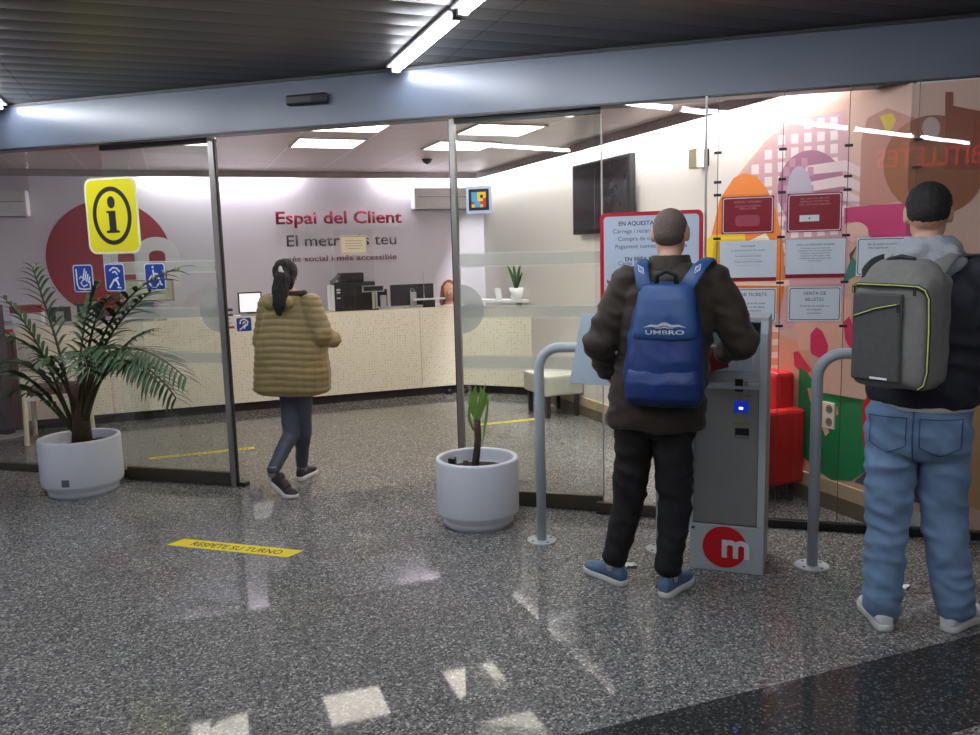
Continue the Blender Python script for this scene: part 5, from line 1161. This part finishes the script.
for s_, h_, t_ in (('L', hL, tL), ('R', hR, tR)):
    bm = bmesh.new(); tube(bm, [h_+t_*0.07+UZ*0.07, h_+t_*0.068+UZ*0.15], [0.042, 0.044], 14); obj('sock', bm, M_sock, m1, True)
    shoe(m1, h_, t_, 0.285, M_blueshoe, M_wsole, wid=1.1)
w_c = J['wrR'] + V((-0.035, 0.055, -0.045)); bm = bmesh.new(); box(bm, w_c, V((0.042, -0.004, 0.01)), V((0.003, 0.03, -0.01)).normalized()*0.012, V((-0.008, 0.012, 0.05)), bevel=0.004)
o_ = obj('wallet', bm, mat('dark_red_leather', (120, 24, 30), 0.45), None, origin=w_c); tag(o_, 'dark red wallet held in front of the ticket machine screen', 'wallet')
# ---- blue backpack
bc = V((-0.292, Y1-0.135, 0)); M_bp = mat('royal_blue_nylon', (18, 46, 104), 0.5, var=0.12, scale=14, bump=0.15); M_bp2 = mat('lighter_blue_nylon', (32, 70, 122), 0.5, var=0.08, scale=14, bump=0.15); M_web = mat('black_webbing', (20, 20, 24), 0.7)
r_, f_ = dirs(-4); bp = thing('backpack', 'blue drawstring backpack with white winged logo on the brown jacket', 'backpack', V((bc.x, bc.y, 0.93)))
PB = lambda x, y, z: V((bc.x, bc.y, 0)) + r_*x + f_*y + UZ*z
def bpb(bm):
    loft(bm, [(PB(0, -0.02, 0.925), r_*0.150, f_*0.055), (PB(0, -0.03, 0.94), r_*0.164, f_*0.080), (PB(0, -0.04, 1.02), r_*0.174, f_*0.10), (PB(0, -0.035, 1.12), r_*0.172, f_*0.098), (PB(0.003, -0.025, 1.22), r_*0.165, f_*0.088), (PB(0.006, -0.015, 1.32), r_*0.145, f_*0.075), (PB(0.008, -0.005, 1.40), r_*0.125, f_*0.058), (PB(0.008, 0.0, 1.44), r_*0.115, f_*0.04)], 24)
main = blob('main_bag', bpb, M_bp, bp, 0.008, 4, folds(0.006, 7, 8, 5))
def bpp(bm): loft(bm, [(PB(0, -0.075, 0.945), r_*0.150, f_*0.04), (PB(0, -0.095, 0.97), r_*0.160, f_*0.055), (PB(0, -0.10, 1.04), r_*0.160, f_*0.055), (PB(0, -0.09, 1.085), r_*0.150, f_*0.045), (PB(0, -0.08, 1.10), r_*0.14, f_*0.03)], 24)
blob('front_pocket', bpp, M_bp, bp, 0.007, 4, folds(0.004, 9, 10, 8))
def bpf(bm): loft(bm, [(PB(0.010, -0.075, 1.225), r_*0.135, f_*0.045), (PB(0.010, -0.072, 1.25), r_*0.140, f_*0.052), (PB(0.010, -0.062, 1.33), r_*0.132, f_*0.052), (PB(0.010, -0.04, 1.40), r_*0.125, f_*0.055), (PB(0.010, -0.015, 1.455), r_*0.118, f_*0.052), (PB(0.010, 0.01, 1.47), r_*0.110, f_*0.03)], 24)
flap = blob('flap', bpf, M_bp2, bp, 0.007, 3, folds(0.003, 8, 8, 2))
bm = bmesh.new(); tube(bm, [PB(-0.035, -0.03, 1.45), PB(-0.03, -0.035, 1.50), PB(0.01, -0.035, 1.52), PB(0.05, -0.035, 1.50), PB(0.055, -0.03, 1.45)], 0.011, 10); obj('grab_handle', bm, M_web, bp, True)
def strip(name, pts, wd, th, m_, parent, nrm=None):
    bm = bmesh.new(); pts = [V(p) for p in pts]; secs = []
    for i, p_ in enumerate(pts):
        d_ = (pts[min(i+1, len(pts)-1)]-pts[max(i-1, 0)]).normalized(); nn_ = V(nrm[i] if isinstance(nrm, list) else (nrm or NF)); nn_ = (nn_-d_*nn_.dot(d_)).normalized(); sd = d_.cross(nn_); secs.append((p_, sd*wd, nn_*th))
    loft(bm, secs, 12); return obj(name, bm, m_, parent, True)
for s_ in (-1, 1):
    st = strip('shoulder_strap', [PB(0.07*s_+0.008, -0.035, 1.40), PB(0.10*s_+0.01, -0.035, 1.47), PB(0.128*s_+0.02, 0.01, 1.535), PB(0.145*s_+0.025, 0.10, 1.565), PB(0.15*s_+0.025, 0.19, 1.535), PB(0.15*s_+0.025, 0.27, 1.44), PB(0.155*s_+0.025, 0.31, 1.25)], 0.032, 0.007, M_bp2, bp, [V((0, -1, .3)), V((0, -1, .4)), V((0, -1, 1)), V((0, 0, 1)), V((0, 1, 1)), V((0, 1, .2)), V((0, 1, 0))])
    bm = bmesh.new(); o_ = PB(0.122*s_+0.018, -0.008, 1.522); ux = V((s_*0.55, 0.15, 0.8)).normalized(); nn_ = V((0, -1, 0.6)).normalized(); uy = nn_.cross(ux).normalized()
    for a_, b_ in ((0.026, 0.013), (0.014, 0.006)): ring_plate(bm, o_+nn_*0.008, ux, uy, a_, b_, 0.004 if b_ > 0.01 else 0.002, nn_, 0.001, 4)
    obj('diamond_logo', bm, M_pw, st).location = V((0, 0, 0))
# winged logo and letters
tr = bvh(flap); o_ = PB(0.015, -0.3, 1.275)
lo = bmesh.new(); P = lambda x, z: o_ + r_*x + UZ*z
wing = [(-0.092, 0.004), (-0.060, 0.018), (-0.030, 0.017), (-0.012, 0.026), (0, 0.029), (0.012, 0.026), (0.030, 0.017), (0.060, 0.018), (0.092, 0.004), (0.060, 0.009), (0.036, 0.006), (0.018, 0.010), (0, 0.014), (-0.018, 0.010), (-0.036, 0.006), (-0.060, 0.009)]
plate(lo, [P(*a_) for a_ in wing], -f_, 0.0008); plate(lo, [P(x*0.45, z*0.4-0.001) for x, z in wing], -f_, 0.0008); bmesh.ops.triangulate(lo, faces=lo.faces[:])
drape(obj('winged_logo', lo, M_pw, bp), tr, f_, 0.002); 
lt = text('logo_lettering', 'UMBRO', P(-0.082, -0.024), r_, UZ, 0.165, 0.026, M_pw, bp, 0.0008, 0.02); drape(lt, tr, f_, 0.002)
# ---------------------------------------------------------------- man with the grey backpack
Y2 = 3.66; W2 = lambda px, py, dy=0.0: on_y(px, py, Y2+dy)
gL = on_z(886, 633); uL = (on_z(863, 601.5)-gL).normalized(); gR = on_z(945, 633); uR = V((0.62, 0.78, 0)).normalized()
base2 = V((0.76, 3.66, 0)); K = {}
xc2 = W2(920, 410).x; pelv = V((xc2, Y2, 0)); yw = lambda z: -20 - 15*max(0, min(1, (z-0.95)/0.35))
tcx = W2(932, 270).x
K['torso'] = [(V((xc2, Y2, 0.92)), 0.125, 0.09), (V((xc2, Y2, 1.0)), 0.155, 0.105), (V((xc2+.01, Y2, 1.14)), 0.140, 0.095), (V((tcx, Y2, 1.32)), 0.165, 0.11), (V((tcx, Y2, 1.45)), 0.165, 0.10), (V((tcx-.01, Y2, 1.53)), 0.10, 0.07), (V((tcx-.01, Y2, 1.56)), 0.06, 0.05)]
K['yaw'] = yw; K['head'] = W2(930, 213); K['head'].y = Y2+0.03; K['head'].z = 1.722; K['hyaw'] = -12; K['nod'] = 0.15; K['neck'] = V((K['head'].x, Y2, 1.56))
rr_, ff_ = dirs(-35); shc = V((tcx, Y2, 1.475))
K['shL'] = shc - rr_*0.185; K['shR'] = shc + rr_*0.185; K['elL'] = K['shL'] + V((-0.03, 0.02, -0.29)); K['wrL'] = K['elL'] + V((0.10, 0.20, 0.03)); K['elR'] = K['shR'] + V((0.045, -0.01, -0.29)); K['wrR'] = K['elR'] + V((0.02, 0.22, 0.04))
K['handL'] = (V((0.5, 0.8, 0.0)), V((0.8, -0.3, 0)), V((0, 0, 1)), 0.6); K['handR'] = (V((-0.1, 0.9, 0.05)), V((-1, 0, 0)), V((0, 0, 1)), 0.6)
K['hipL'] = W2(893, 430); K['hipR'] = W2(943, 430); K['hipL'].z = K['hipR'].z = 0.90; K['knL'] = W2(887, 520, 0.03); K['knR'] = W2(944, 522, 0.03)
K['anL'] = gL + uL*0.07 + UZ*0.11; K['anR'] = gR + uR*0.07 + UZ*0.11; K['toeL'] = uL; K['toeR'] = uR
m2, q, R_ = person('dark haired man in navy jacket grey hood and light blue jeans', base2, K)
M_bh = mat('short_black_hair', (26, 23, 22), 0.8, var=0.3, scale=90, bump=0.5)
def cap2(bm): ball(bm, q(0, -0.020, 0.040), 0.0835, 0.097, 0.086, R_); ball(bm, q(0, -0.026, 0.012), 0.0795, 0.090, 0.072, R_)
blob('hair', cap2, M_bh, m2, 0.0045, 3, lambda p_, n_: 0.0012*nz3(p_, 60))
M_navy = mat('dark_navy_jacket', (20, 22, 34), 0.75, var=0.12, scale=9)
def jk2(bm):
    S_ = [(V((xc2+.005, Y2, 0.975)), 0.205, 0.15), (V((xc2+.005, Y2, 1.01)), 0.208, 0.152), (V((xc2+.02, Y2, 1.12)), 0.215, 0.155), (V((tcx, Y2, 1.30)), 0.225, 0.155), (V((tcx, Y2, 1.43)), 0.225, 0.142), (V((tcx-.005, Y2, 1.51)), 0.17, 0.11), (V((tcx-.01, Y2, 1.56)), 0.09, 0.08)]
    loft(bm, torso_secs(S_, yw), 24)
    for s_ in ('L', 'R'): chain(bm, [K['sh'+s_], K['el'+s_], K['wr'+s_]], [0.088, 0.072, 0.050])
blob('jacket', jk2, M_navy, m2, 0.010, 5, folds(0.013, 6, 13, 9))
M_hood = mat('grey_marl_fleece', (146, 150, 156), 0.9, var=0.10, scale=70, bump=0.3)
def hd(bm):
    c_ = V((K['head'].x-0.005, Y2-0.015, 1.575))
    loft(bm, [(c_+V((0, .02, -0.075)), V((0.150, 0, 0)), V((0, 0.125, 0))), (c_+V((0, -.005, -0.035)), V((0.142, 0, 0)), V((0, 0.135, 0))), (c_+V((0, -.01, 0.02)), V((0.112, 0, 0)), V((0, 0.115, 0))), (c_+V((0, 0, 0.055)), V((0.088, 0, 0)), V((0, 0.092, 0))),
        (c_+V((0, 0, 0.06)), V((0.072, 0, 0)), V((0, 0.076, 0))), (c_+V((0, 0, -0.05)), V((0.066, 0, 0)), V((0, 0.07, 0)))], 24)
    ball(bm, c_+V((0.01, -0.11, -0.045)), 0.105, 0.05, 0.055); capsule(bm, c_+V((-0.115, 0.04, -0.01)), 0.035, c_+V((-0.05, -0.11, 0.0)), 0.035); capsule(bm, c_+V((0.115, 0.04, -0.03)), 0.038, c_+V((0.06, -0.11, -0.01)), 0.035)
blob('hood', hd, M_hood, m2, 0.008, 5, folds(0.010, 9, 14, 1))
M_shirt = mat('white_shirt', (206, 206, 210), 0.8)
def sh2(bm): loft(bm, torso_secs([(V((xc2+.005, Y2, 0.955)), 0.188, 0.138), (V((xc2+.005, Y2, 1.02)), 0.188, 0.138)], yw), 24)
blob('shirt_hem', sh2, M_shirt, m2, 0.008, 2, folds(0.004, 8, 6))
M_jean = mat('light_blue_denim', (112, 140, 172), 0.85, var=0.16, scale=7, bump=0.1)
jeans = blob('jeans', trousers(pelv, K, 0.185, 0.135, [0.112, 0.086, 0.078], 0.0, -20, 1.0), M_jean, m2, 0.009, 9, folds(0.013, 6, 13, 6))
tr = bvh(jeans); rj, fj = dirs(-20)
M_st = mat('denim_stitching', (58, 82, 118), 0.8)
for sx_ in (-1, 1):
    o_ = V((xc2, Y2, 0.865)) + rj*0.093*sx_ - fj*0.4; P = lambda x, z: o_ + rj*x + UZ*z; pts = [(-0.07, 0.065), (0.07, 0.065), (0.068, -0.05), (0.0, -0.085), (-0.068, -0.05)]
    bm = bmesh.new()
    for a_, b_ in zip(pts, pts[1:]+pts[:1]):
        n_ = 8
        for i in range(n_):
            p0 = V((a_[0]+(b_[0]-a_[0])*i/n_, 0, a_[1]+(b_[1]-a_[1])*i/n_)); p1 = V((a_[0]+(b_[0]-a_[0])*(i+1)/n_, 0, a_[1]+(b_[1]-a_[1])*(i+1)/n_)); dd = (p1-p0).normalized(); nn_ = V((-dd.z, 0, dd.x))*0.0022
            bm.faces.new([bm.verts.new(P(v_.x, v_.z)) for v_ in (p0-nn_, p1-nn_, p1+nn_, p0+nn_)])
    bmesh.ops.remove_doubles(bm, verts=bm.verts, dist=0.0015)
    drape(obj('back_pocket', bm, M_st, m2), tr, fj, 0.003)
bm = bmesh.new(); n_ = 14
for i in range(n_):
    z0 = 0.99-0.018*i; z1 = z0-0.018; o_ = V((xc2, Y2, 0))-fj*0.4; bm.faces.new([bm.verts.new(o_+rj*x+UZ*z) for x, z in ((-0.003, z0), (0.003, z0), (0.003, z1), (-0.003, z1))])
bmesh.ops.remove_doubles(bm, verts=bm.verts, dist=0.001); drape(obj('centre_seam', bm, M_st, m2), tr, fj, 0.003)
M_wsh = mat('white_leather_shoe', (214, 214, 218), 0.5, var=0.04)
for h_, t_ in ((gL, uL), (gR, uR)):
    bm = bmesh.new(); tube(bm, [h_+t_*0.07+UZ*0.07, h_+t_*0.068+UZ*0.14], [0.042, 0.044], 14); obj('sock', bm, M_sock, m2, True)
    shoe(m2, h_, t_, 0.295, M_wsh, M_wsole, wid=1.12)
# ---- grey backpack
pr_, pf_ = dirs(-43); M_gb = mat('grey_canvas', (106, 104, 100), 0.8, var=0.08, scale=40, bump=0.2); M_gd = mat('dark_grey_canvas', (66, 66, 65), 0.8, var=0.1, scale=40, bump=0.2); M_lime = mat('lime_zip_tape', (196, 206, 110), 0.6)
pc2 = W2(899, 318, -0.26); gb = thing('backpack', 'boxy grey backpack with lime zips on the navy jacket', 'backpack', V((pc2.x, pc2.y, 1.03)))
z0, z1 = 1.075, 1.55; wh = 0.160; dh = 0.078; PC = lambda x, y, z: V((pc2.x, pc2.y, 0)) + pr_*x + pf_*y + UZ*z
def g1(bm):
    box(bm, PC(0, 0, (z0+z1-0.06)/2), pr_*(wh-0.008), pf_*(dh-0.008), UZ*((z1-0.06-z0)/2), bevel=0.035); box(bm, PC(0, 0.04, (z0+z1-0.04)/2), pr_*(wh-0.015), pf_*(dh-0.005), UZ*((z1-0.04-z0)/2-0.01), bevel=0.035)
    loft(bm, [(PC(0, 0.02, z1-0.16), pr_*(wh-0.01), pf_*(dh+0.0)), (PC(0, 0.02, z1-0.06), pr_*(wh-0.012), pf_*(dh+0.0)), (PC(0, 0.025, z1-0.02), pr_*(wh-0.035), pf_*(dh-0.015)), (PC(0, 0.03, z1), pr_*(wh-0.07), pf_*(dh-0.04))], 24)
gmain = blob('main_bag', g1, M_gb, gb, 0.008, 6, folds(0.006, 6, 6, 4))
bm = bmesh.new(); box(bm, PC(-0.035, -dh-0.002, (z0+z1)/2-0.045), pr_*0.100, pf_*0.010, UZ*0.165, bevel=0.009); obj('front_pocket', bm, M_gd, gb)
def zipline(pts, r=0.0024):
    bm = bmesh.new(); tube(bm, pts, r+0.004, 8); o_ = obj('zip_tape', bm, M_web, gb); bm = bmesh.new(); tube(bm, [p_ - pf_*0.005 + pr_*0.002 for p_ in pts], r, 8); l_ = obj('lime_zip', bm, M_lime, o_); l_.location = V((0, 0, 0))
yf = -dh-0.001
zipline([PC(-wh+0.004, yf+0.025, z1-0.12), PC(-wh+0.012, yf+0.014, z1-0.095), PC(-wh+0.04, yf-0.001, z1-0.085), PC(0.05, yf-0.004, z1-0.088), PC(wh-0.04, yf+0.001, z1-0.092), PC(wh-0.018, yf+0.008, z1-0.105), PC(wh-0.008, yf+0.016, z1-0.135), PC(wh-0.004, yf+0.018, z1-0.25), PC(wh-0.004, yf+0.018, z0+0.08), PC(wh-0.012, yf+0.014, z0+0.03), PC(wh-0.03, yf+0.01, z0+0.014)])
zipline([PC(-0.125, yf-0.011, z1-0.205), PC(-0.04, yf-0.012, z1-0.175), PC(0.058, yf-0.012, z1-0.155)], 0.0022)
bm = bmesh.new(); box(bm, PC(-0.015, yf-0.012, z0+0.04), pr_*0.035, pf_*0.001, UZ*0.004); obj('brand_mark', bm, M_pw, gb)
for x_, z_ in ((0.058, z1-0.155), (0.118, z1-0.092)):
    bm = bmesh.new(); box(bm, PC(x_, yf-0.018, z_-0.016), pr_*0.005, pf_*0.002, UZ*0.016); obj('zip_puller', bm, M_web, gb)
bm = bmesh.new(); tube(bm, [PC(-0.06, 0.0, z1-0.02), PC(-0.05, 0.0, z1+0.004), PC(0, 0.0, z1+0.014), PC(0.05, 0.0, z1+0.004), PC(0.06, 0.0, z1-0.02)], 0.009, 8); obj('grab_handle', bm, M_web, gb, True)
for s_, xo in ((-1, 0), (1, 0)):
    a_ = PC(0.075*s_, 0.09, z1-0.05); tpv = shc + rr_*0.12*s_ + UZ*0.085; strip('shoulder_strap', [a_, a_*0.5+tpv*0.5+UZ*0.035, tpv, tpv + ff_*0.09 + UZ*-0.005, tpv+ff_*0.16-UZ*0.06, tpv+ff_*0.17-UZ*0.20], 0.032, 0.008, M_gb, gb, [V((0, -1, 1)), V((0, -.3, 1)), UZ.copy(), V((0, .4, 1)), V((0, 1, .6)), V((.3, 1, 0))])
# ---------------------------------------------------------------- woman walking in
Y3 = 5.14; W3 = lambda px, py, dy=0.0: on_y(px, py, Y3+dy)
hf = on_z(299, 481.5); tf = (on_z(319.5, 470)-hf).normalized(); tr_ = V((0.86, -0.10, 0)).normalized(); hb = on_z(269, 494.5); tb = (on_z(293, 498)-hb).normalized(); tb = V((tb.x, tb.y, 0)).normalized()
base3 = V((-2.97, 5.14, 0)); F = {}; k3 = 0.92; yw3 = lambda z: -2
pcx = W3(296, 390).x; tx3 = W3(290, 310).x
F['torso'] = [(V((pcx, Y3, 0.80)), 0.13, 0.09), (V((pcx, Y3, 0.88)), 0.155, 0.105), (V((pcx-.01, Y3, 1.0)), 0.12, 0.09), (V((tx3, Y3, 1.16)), 0.145, 0.10), (V((tx3, Y3, 1.27)), 0.14, 0.085), (V((tx3, Y3, 1.34)), 0.08, 0.06), (V((tx3, Y3, 1.37)), 0.05, 0.045)]
F['yaw'] = yw3; hc = W3(284, 274); F['head'] = V((hc.x, Y3+0.02, 1.49)); F['hyaw'] = 18; F['nod'] = 0.15; F['neck'] = V((tx3-.0, Y3, 1.36))
r3, f3 = dirs(-2); sc3 = V((tx3, Y3, 1.285)); F['shL'] = sc3-r3*0.165; F['shR'] = sc3+r3*0.165
F['elL'] = F['shL'] + V((-0.045, -0.02, -0.24)); F['wrL'] = F['elL'] + V((0.12, 0.18, -0.02)); F['elR'] = F['shR']+V((0.085, -0.02, -0.20)); F['wrR'] = F['elR']+V((-0.02, 0.19, -0.05))
F['handL'] = (V((0.6, 0.7, 0.1)), V((0, -.3, 1)), V((1, 0, 0)), 0.7); F['handR'] = (V((-0.5, 0.8, 0.0)), V((0, -.3, 1)), V((-1, 0, 0)), 0.7)
F['hipL'] = V((pcx-0.05, Y3+0.02, 0.80)); F['hipR'] = V((pcx+0.06, Y3-0.03, 0.80)); F['anL'] = hb + tb*0.055 + UZ*0.165; F['anR'] = hf+tf*0.055+UZ*0.095
F['knL'] = W3(291, 434, -0.05); F['knR'] = W3(303, 432, 0.06); F['toeL'] = (tb*0.8-UZ*0.6).normalized(); F['toeR'] = tf
m3, q, R_ = person('woman in quilted olive jacket and slate leggings walking into the office', base3, F, k3, False)
M_olv = mat('olive_quilted_nylon', (136, 118, 74), 0.55, var=0.12, scale=7, sheen=0.1)
def jk3(bm):
    hz = 0.675
    S_ = [(V((pcx-.03, Y3, hz)), 0.262, 0.18), (V((pcx-.03, Y3, hz+0.03)), 0.292, 0.20), (V((pcx-.02, Y3, 0.82)), 0.288, 0.20), (V((pcx-.02, Y3, 0.98)), 0.272, 0.19), (V((tx3, Y3, 1.13)), 0.228, 0.170), (V((tx3, Y3, 1.24)), 0.200, 0.148), (V((tx3, Y3, 1.31)), 0.165, 0.12), (V((tx3, Y3, 1.36)), 0.095, 0.085)]
    loft(bm, torso_secs(S_, yw3), 24)
    for s_ in ('L', 'R'): chain(bm, [F['sh'+s_], F['el'+s_], F['wr'+s_]], [0.088, 0.082, 0.062])
def quilt(p_, n_):
    z = p_.z + 0.012*math.sin(p_.x*9); w_ = abs(math.sin(PI*z/0.046))**0.4
    k = 0.010 if abs(n_.z) < 0.85 else 0.006
    return k*(w_-0.7) + 0.005*nz3(p_, 12)
blob('jacket', jk3, M_olv, m3, 0.0085, 4, quilt)
def hd3(bm):
    c_ = V((tx3-0.01, Y3, 1.345)); capsule(bm, c_-r3*0.10+f3*0.03, 0.045, c_-f3*0.12-r3*0.07-UZ*0.03, 0.055); capsule(bm, c_-f3*0.12-r3*0.07-UZ*0.03, 0.055, c_-f3*0.12+r3*0.06-UZ*0.03, 0.05); capsule(bm, c_-f3*0.12+r3*0.06-UZ*0.03, 0.05, c_+r3*0.11+f3*0.02, 0.042)
blob('hood', hd3, M_olv, m3, 0.008, 5, lambda p_, n_: 0.008*nz3(p_, 18))
M_trim = mat('dark_brown_hood_trim', (62, 44, 32), 0.9, var=0.3, scale=60, bump=0.6)
def trm(bm): c_ = V((tx3-0.0, Y3, 1.37)); chain(bm, [c_+r3*0.06-f3*0.08, c_+r3*0.13-f3*0.02+UZ*0.0, c_+r3*0.15+f3*0.05-UZ*0.03], [0.022, 0.026, 0.02])
blob('hood_trim', trm, M_trim, m3, 0.007, 2, lambda p_, n_: 0.005*nz3(p_, 70))
M_leg3 = mat('slate_leggings', (62, 68, 82), 0.7, var=0.1, scale=10)
blob('leggings', trousers(V((pcx, Y3, 0)), F, 0.165, 0.12, [0.090, 0.062, 0.044], 0.02, -5, 0.90), M_leg3, m3, 0.0075, 4, folds(0.004, 7, 10, 2))
M_hair3 = mat('long_black_hair', (16, 13, 15), 0.85, var=0.3, scale=50, bump=0.4)
def hr3(bm):
    ball(bm, q(0, -0.022, 0.03), 0.094*k3, 0.106*k3, 0.100*k3, R_); ball(bm, q(0, -0.05, -0.04), 0.078*k3, 0.062*k3, 0.085*k3, R_)
    tp_ = q(0.0, -0.085, 0.02); chain(bm, [tp_, q(0, -0.135, -0.05), q(-0.005, -0.165, -0.13), q(-0.01, -0.195, -0.23), q(-0.015, -0.195, -0.30)], [0.05, 0.060, 0.060, 0.046, 0.018])
blob('hair', hr3, M_hair3, m3, 0.0065, 3, lambda p_, n_: 0.006*noise.noise(V((p_.x*60, p_.y*60, p_.z*6))))
bm = bmesh.new(); ball(bm, q(-0.005, -0.148, 0.03), 0.014, 0.012, 0.026, R_, 12); ball(bm, q(0.012, -0.150, 0.005), 0.011, 0.010, 0.018, R_, 12); obj('hair_clip', bm, mat('pale_hair_clip', (214, 210, 206), 0.3), m3, True)
M_dsh = mat('dark_trainer_knit', (38, 32, 38), 0.7, var=0.2, scale=60); M_lace = mat('coral_laces', (190, 84, 80), 0.7)
for nm, h_, t_, lf in (('R', hf, tf, 0), ('L', hb, tb, 0.085)):
    shoe(m3, h_, t_, 0.255, M_dsh, M_wsole, lf, wid=0.95, mlace=M_lace); a_ = F['an'+nm]; bm = bmesh.new(); tube(bm, [a_-UZ*0.03, a_+UZ*0.045], [0.038, 0.040], 12); obj('sock', bm, mat('grey_pink_sock', (150, 138, 146), 0.8), m3, True)
# ---------------------------------------------------------------- seated clerk
Yc = CY+0.52; hc = on_ry(449, 290, Yc); b4 = V((hc.x, hc.y, 0)); G = {}; kk = 0.93; yw4 = lambda z: 36.9+180-12
rg, fg = dirs(yw4(0)); z4 = 0.47; H = V((hc.x, hc.y, hc.z)); sc = V((hc.x, hc.y, H.z-0.22)) - fg*0.02
cc = lambda z: V((hc.x, hc.y, z)) - fg*0.03
G['torso'] = [(cc(0.52), 0.15, 0.11), (cc(0.60), 0.16, 0.115), (cc(0.74), 0.13, 0.10), (cc(H.z-0.34), 0.15, 0.105), (cc(H.z-0.24), 0.14, 0.085), (cc(H.z-0.17), 0.08, 0.06), (cc(H.z-0.14), 0.05, 0.045)]
G['yaw'] = yw4; G['head'] = H; G['hyaw'] = yw4(0)-10; G['nod'] = 0.1; G['neck'] = cc(H.z-0.15)
for s_, sg in (('L', -1), ('R', 1)):
    G['sh'+s_] = sc + rg*0.16*sg; G['el'+s_] = G['sh'+s_] + rg*0.05*sg - UZ*0.25 + fg*0.05; G['wr'+s_] = G['el'+s_] + fg*0.22 - rg*0.06*sg + UZ*0.02
    G['hand'+s_] = (fg, -UZ, -rg*sg, 0.3); G['hip'+s_] = cc(0.54)+rg*0.09*sg; G['kn'+s_] = G['hip'+s_]+fg*0.38; G['an'+s_] = G['kn'+s_]-UZ*0.41+fg*0.02; G['toe'+s_] = fg
m4, q, R_ = person('woman with long red hair seated behind the counter', b4, G, kk, False)
M_rh = mat('auburn_hair', (128, 62, 44), 0.6, var=0.25, scale=50, bump=0.3)
def hr4(bm):
    ball(bm, q(0, -0.03, 0.035), 0.090*kk, 0.098*kk, 0.095*kk, R_)
    for sg in (-1, 1): chain(bm, [q(0.072*sg, -0.01, 0.04), q(0.085*sg, -0.005, -0.05), q(0.095*sg, 0.02, -0.15), q(0.09*sg, 0.04, -0.22)], [0.03, 0.032, 0.034, 0.02])
    ball(bm, q(0, -0.06, -0.09), 0.085, 0.045, 0.12, R_)
blob('hair', hr4, M_rh, m4, 0.007, 3, lambda p_, n_: 0.005*noise.noise(V((p_.x*60, p_.y*60, p_.z*8))))
def bl4(bm):
    loft(bm, torso_secs([(cc(0.50), 0.175, 0.13), (cc(0.62), 0.175, 0.13), (cc(0.76), 0.15, 0.12), (cc(H.z-0.34), 0.17, 0.125), (cc(H.z-0.24), 0.165, 0.105), (cc(H.z-0.175), 0.09, 0.07)], yw4), 20)
    for s_ in ('L', 'R'): chain(bm, [G['sh'+s_], G['el'+s_], G['wr'+s_]], [0.065, 0.055, 0.04])
blob('blouse', bl4, mat('white_spotted_blouse', (206, 200, 200), 0.7, var=0.25, scale=50), m4, 0.009, 4, folds(0.005, 8, 10))
def sk4(bm):
    for s_ in ('L', 'R'): chain(bm, [G['hip'+s_], G['kn'+s_], G['an'+s_]+UZ*0.04], [0.095, 0.07, 0.05])
blob('trousers', sk4, mat('dark_office_trousers', (34, 34, 44), 0.8), m4, 0.009, 4)
for s_ in ('L', 'R'): shoe(m4, V((G['an'+s_].x, G['an'+s_].y, 0))-fg*0.05, fg, 0.24, M_dkp, M_black)
t = thing('swivel_chair', 'dark office swivel chair under the seated clerk', 'chair', b4)
bm = bmesh.new(); box(bm, cc(0.415), rg*0.23, fg*0.22, UZ*0.032, bevel=0.02); obj('seat', bm, M_dkp, t); bm = bmesh.new(); box(bm, cc(0.66)-fg*0.19, rg*0.19, fg*0.02, UZ*0.16, bevel=0.015); obj('backrest', bm, M_dkp, t)
bm = bmesh.new(); tube(bm, [cc(0.06), cc(0.385)], 0.03, 12); obj('column', bm, M_alu, t)
bm = bmesh.new(); tube(bm, [cc(0.415)-fg*0.2, cc(0.48)-fg*0.245, cc(0.6)-fg*0.245], 0.015, 8); obj('back_bar', bm, M_black, t)
for i in range(5):
    a_ = math.radians(72*i+10); d_ = V((math.cos(a_), math.sin(a_), 0)); bm = bmesh.new(); tube(bm, [cc(0.075), cc(0.05)+d_*0.26], [0.02, 0.014], 8); l_ = obj('leg', bm, M_black, t); bm = bmesh.new(); ball(bm, cc(0.026)+d_*0.26, 0.025, seg=10); obj('castor', bm, M_black, l_).location = V((0, 0, 0))
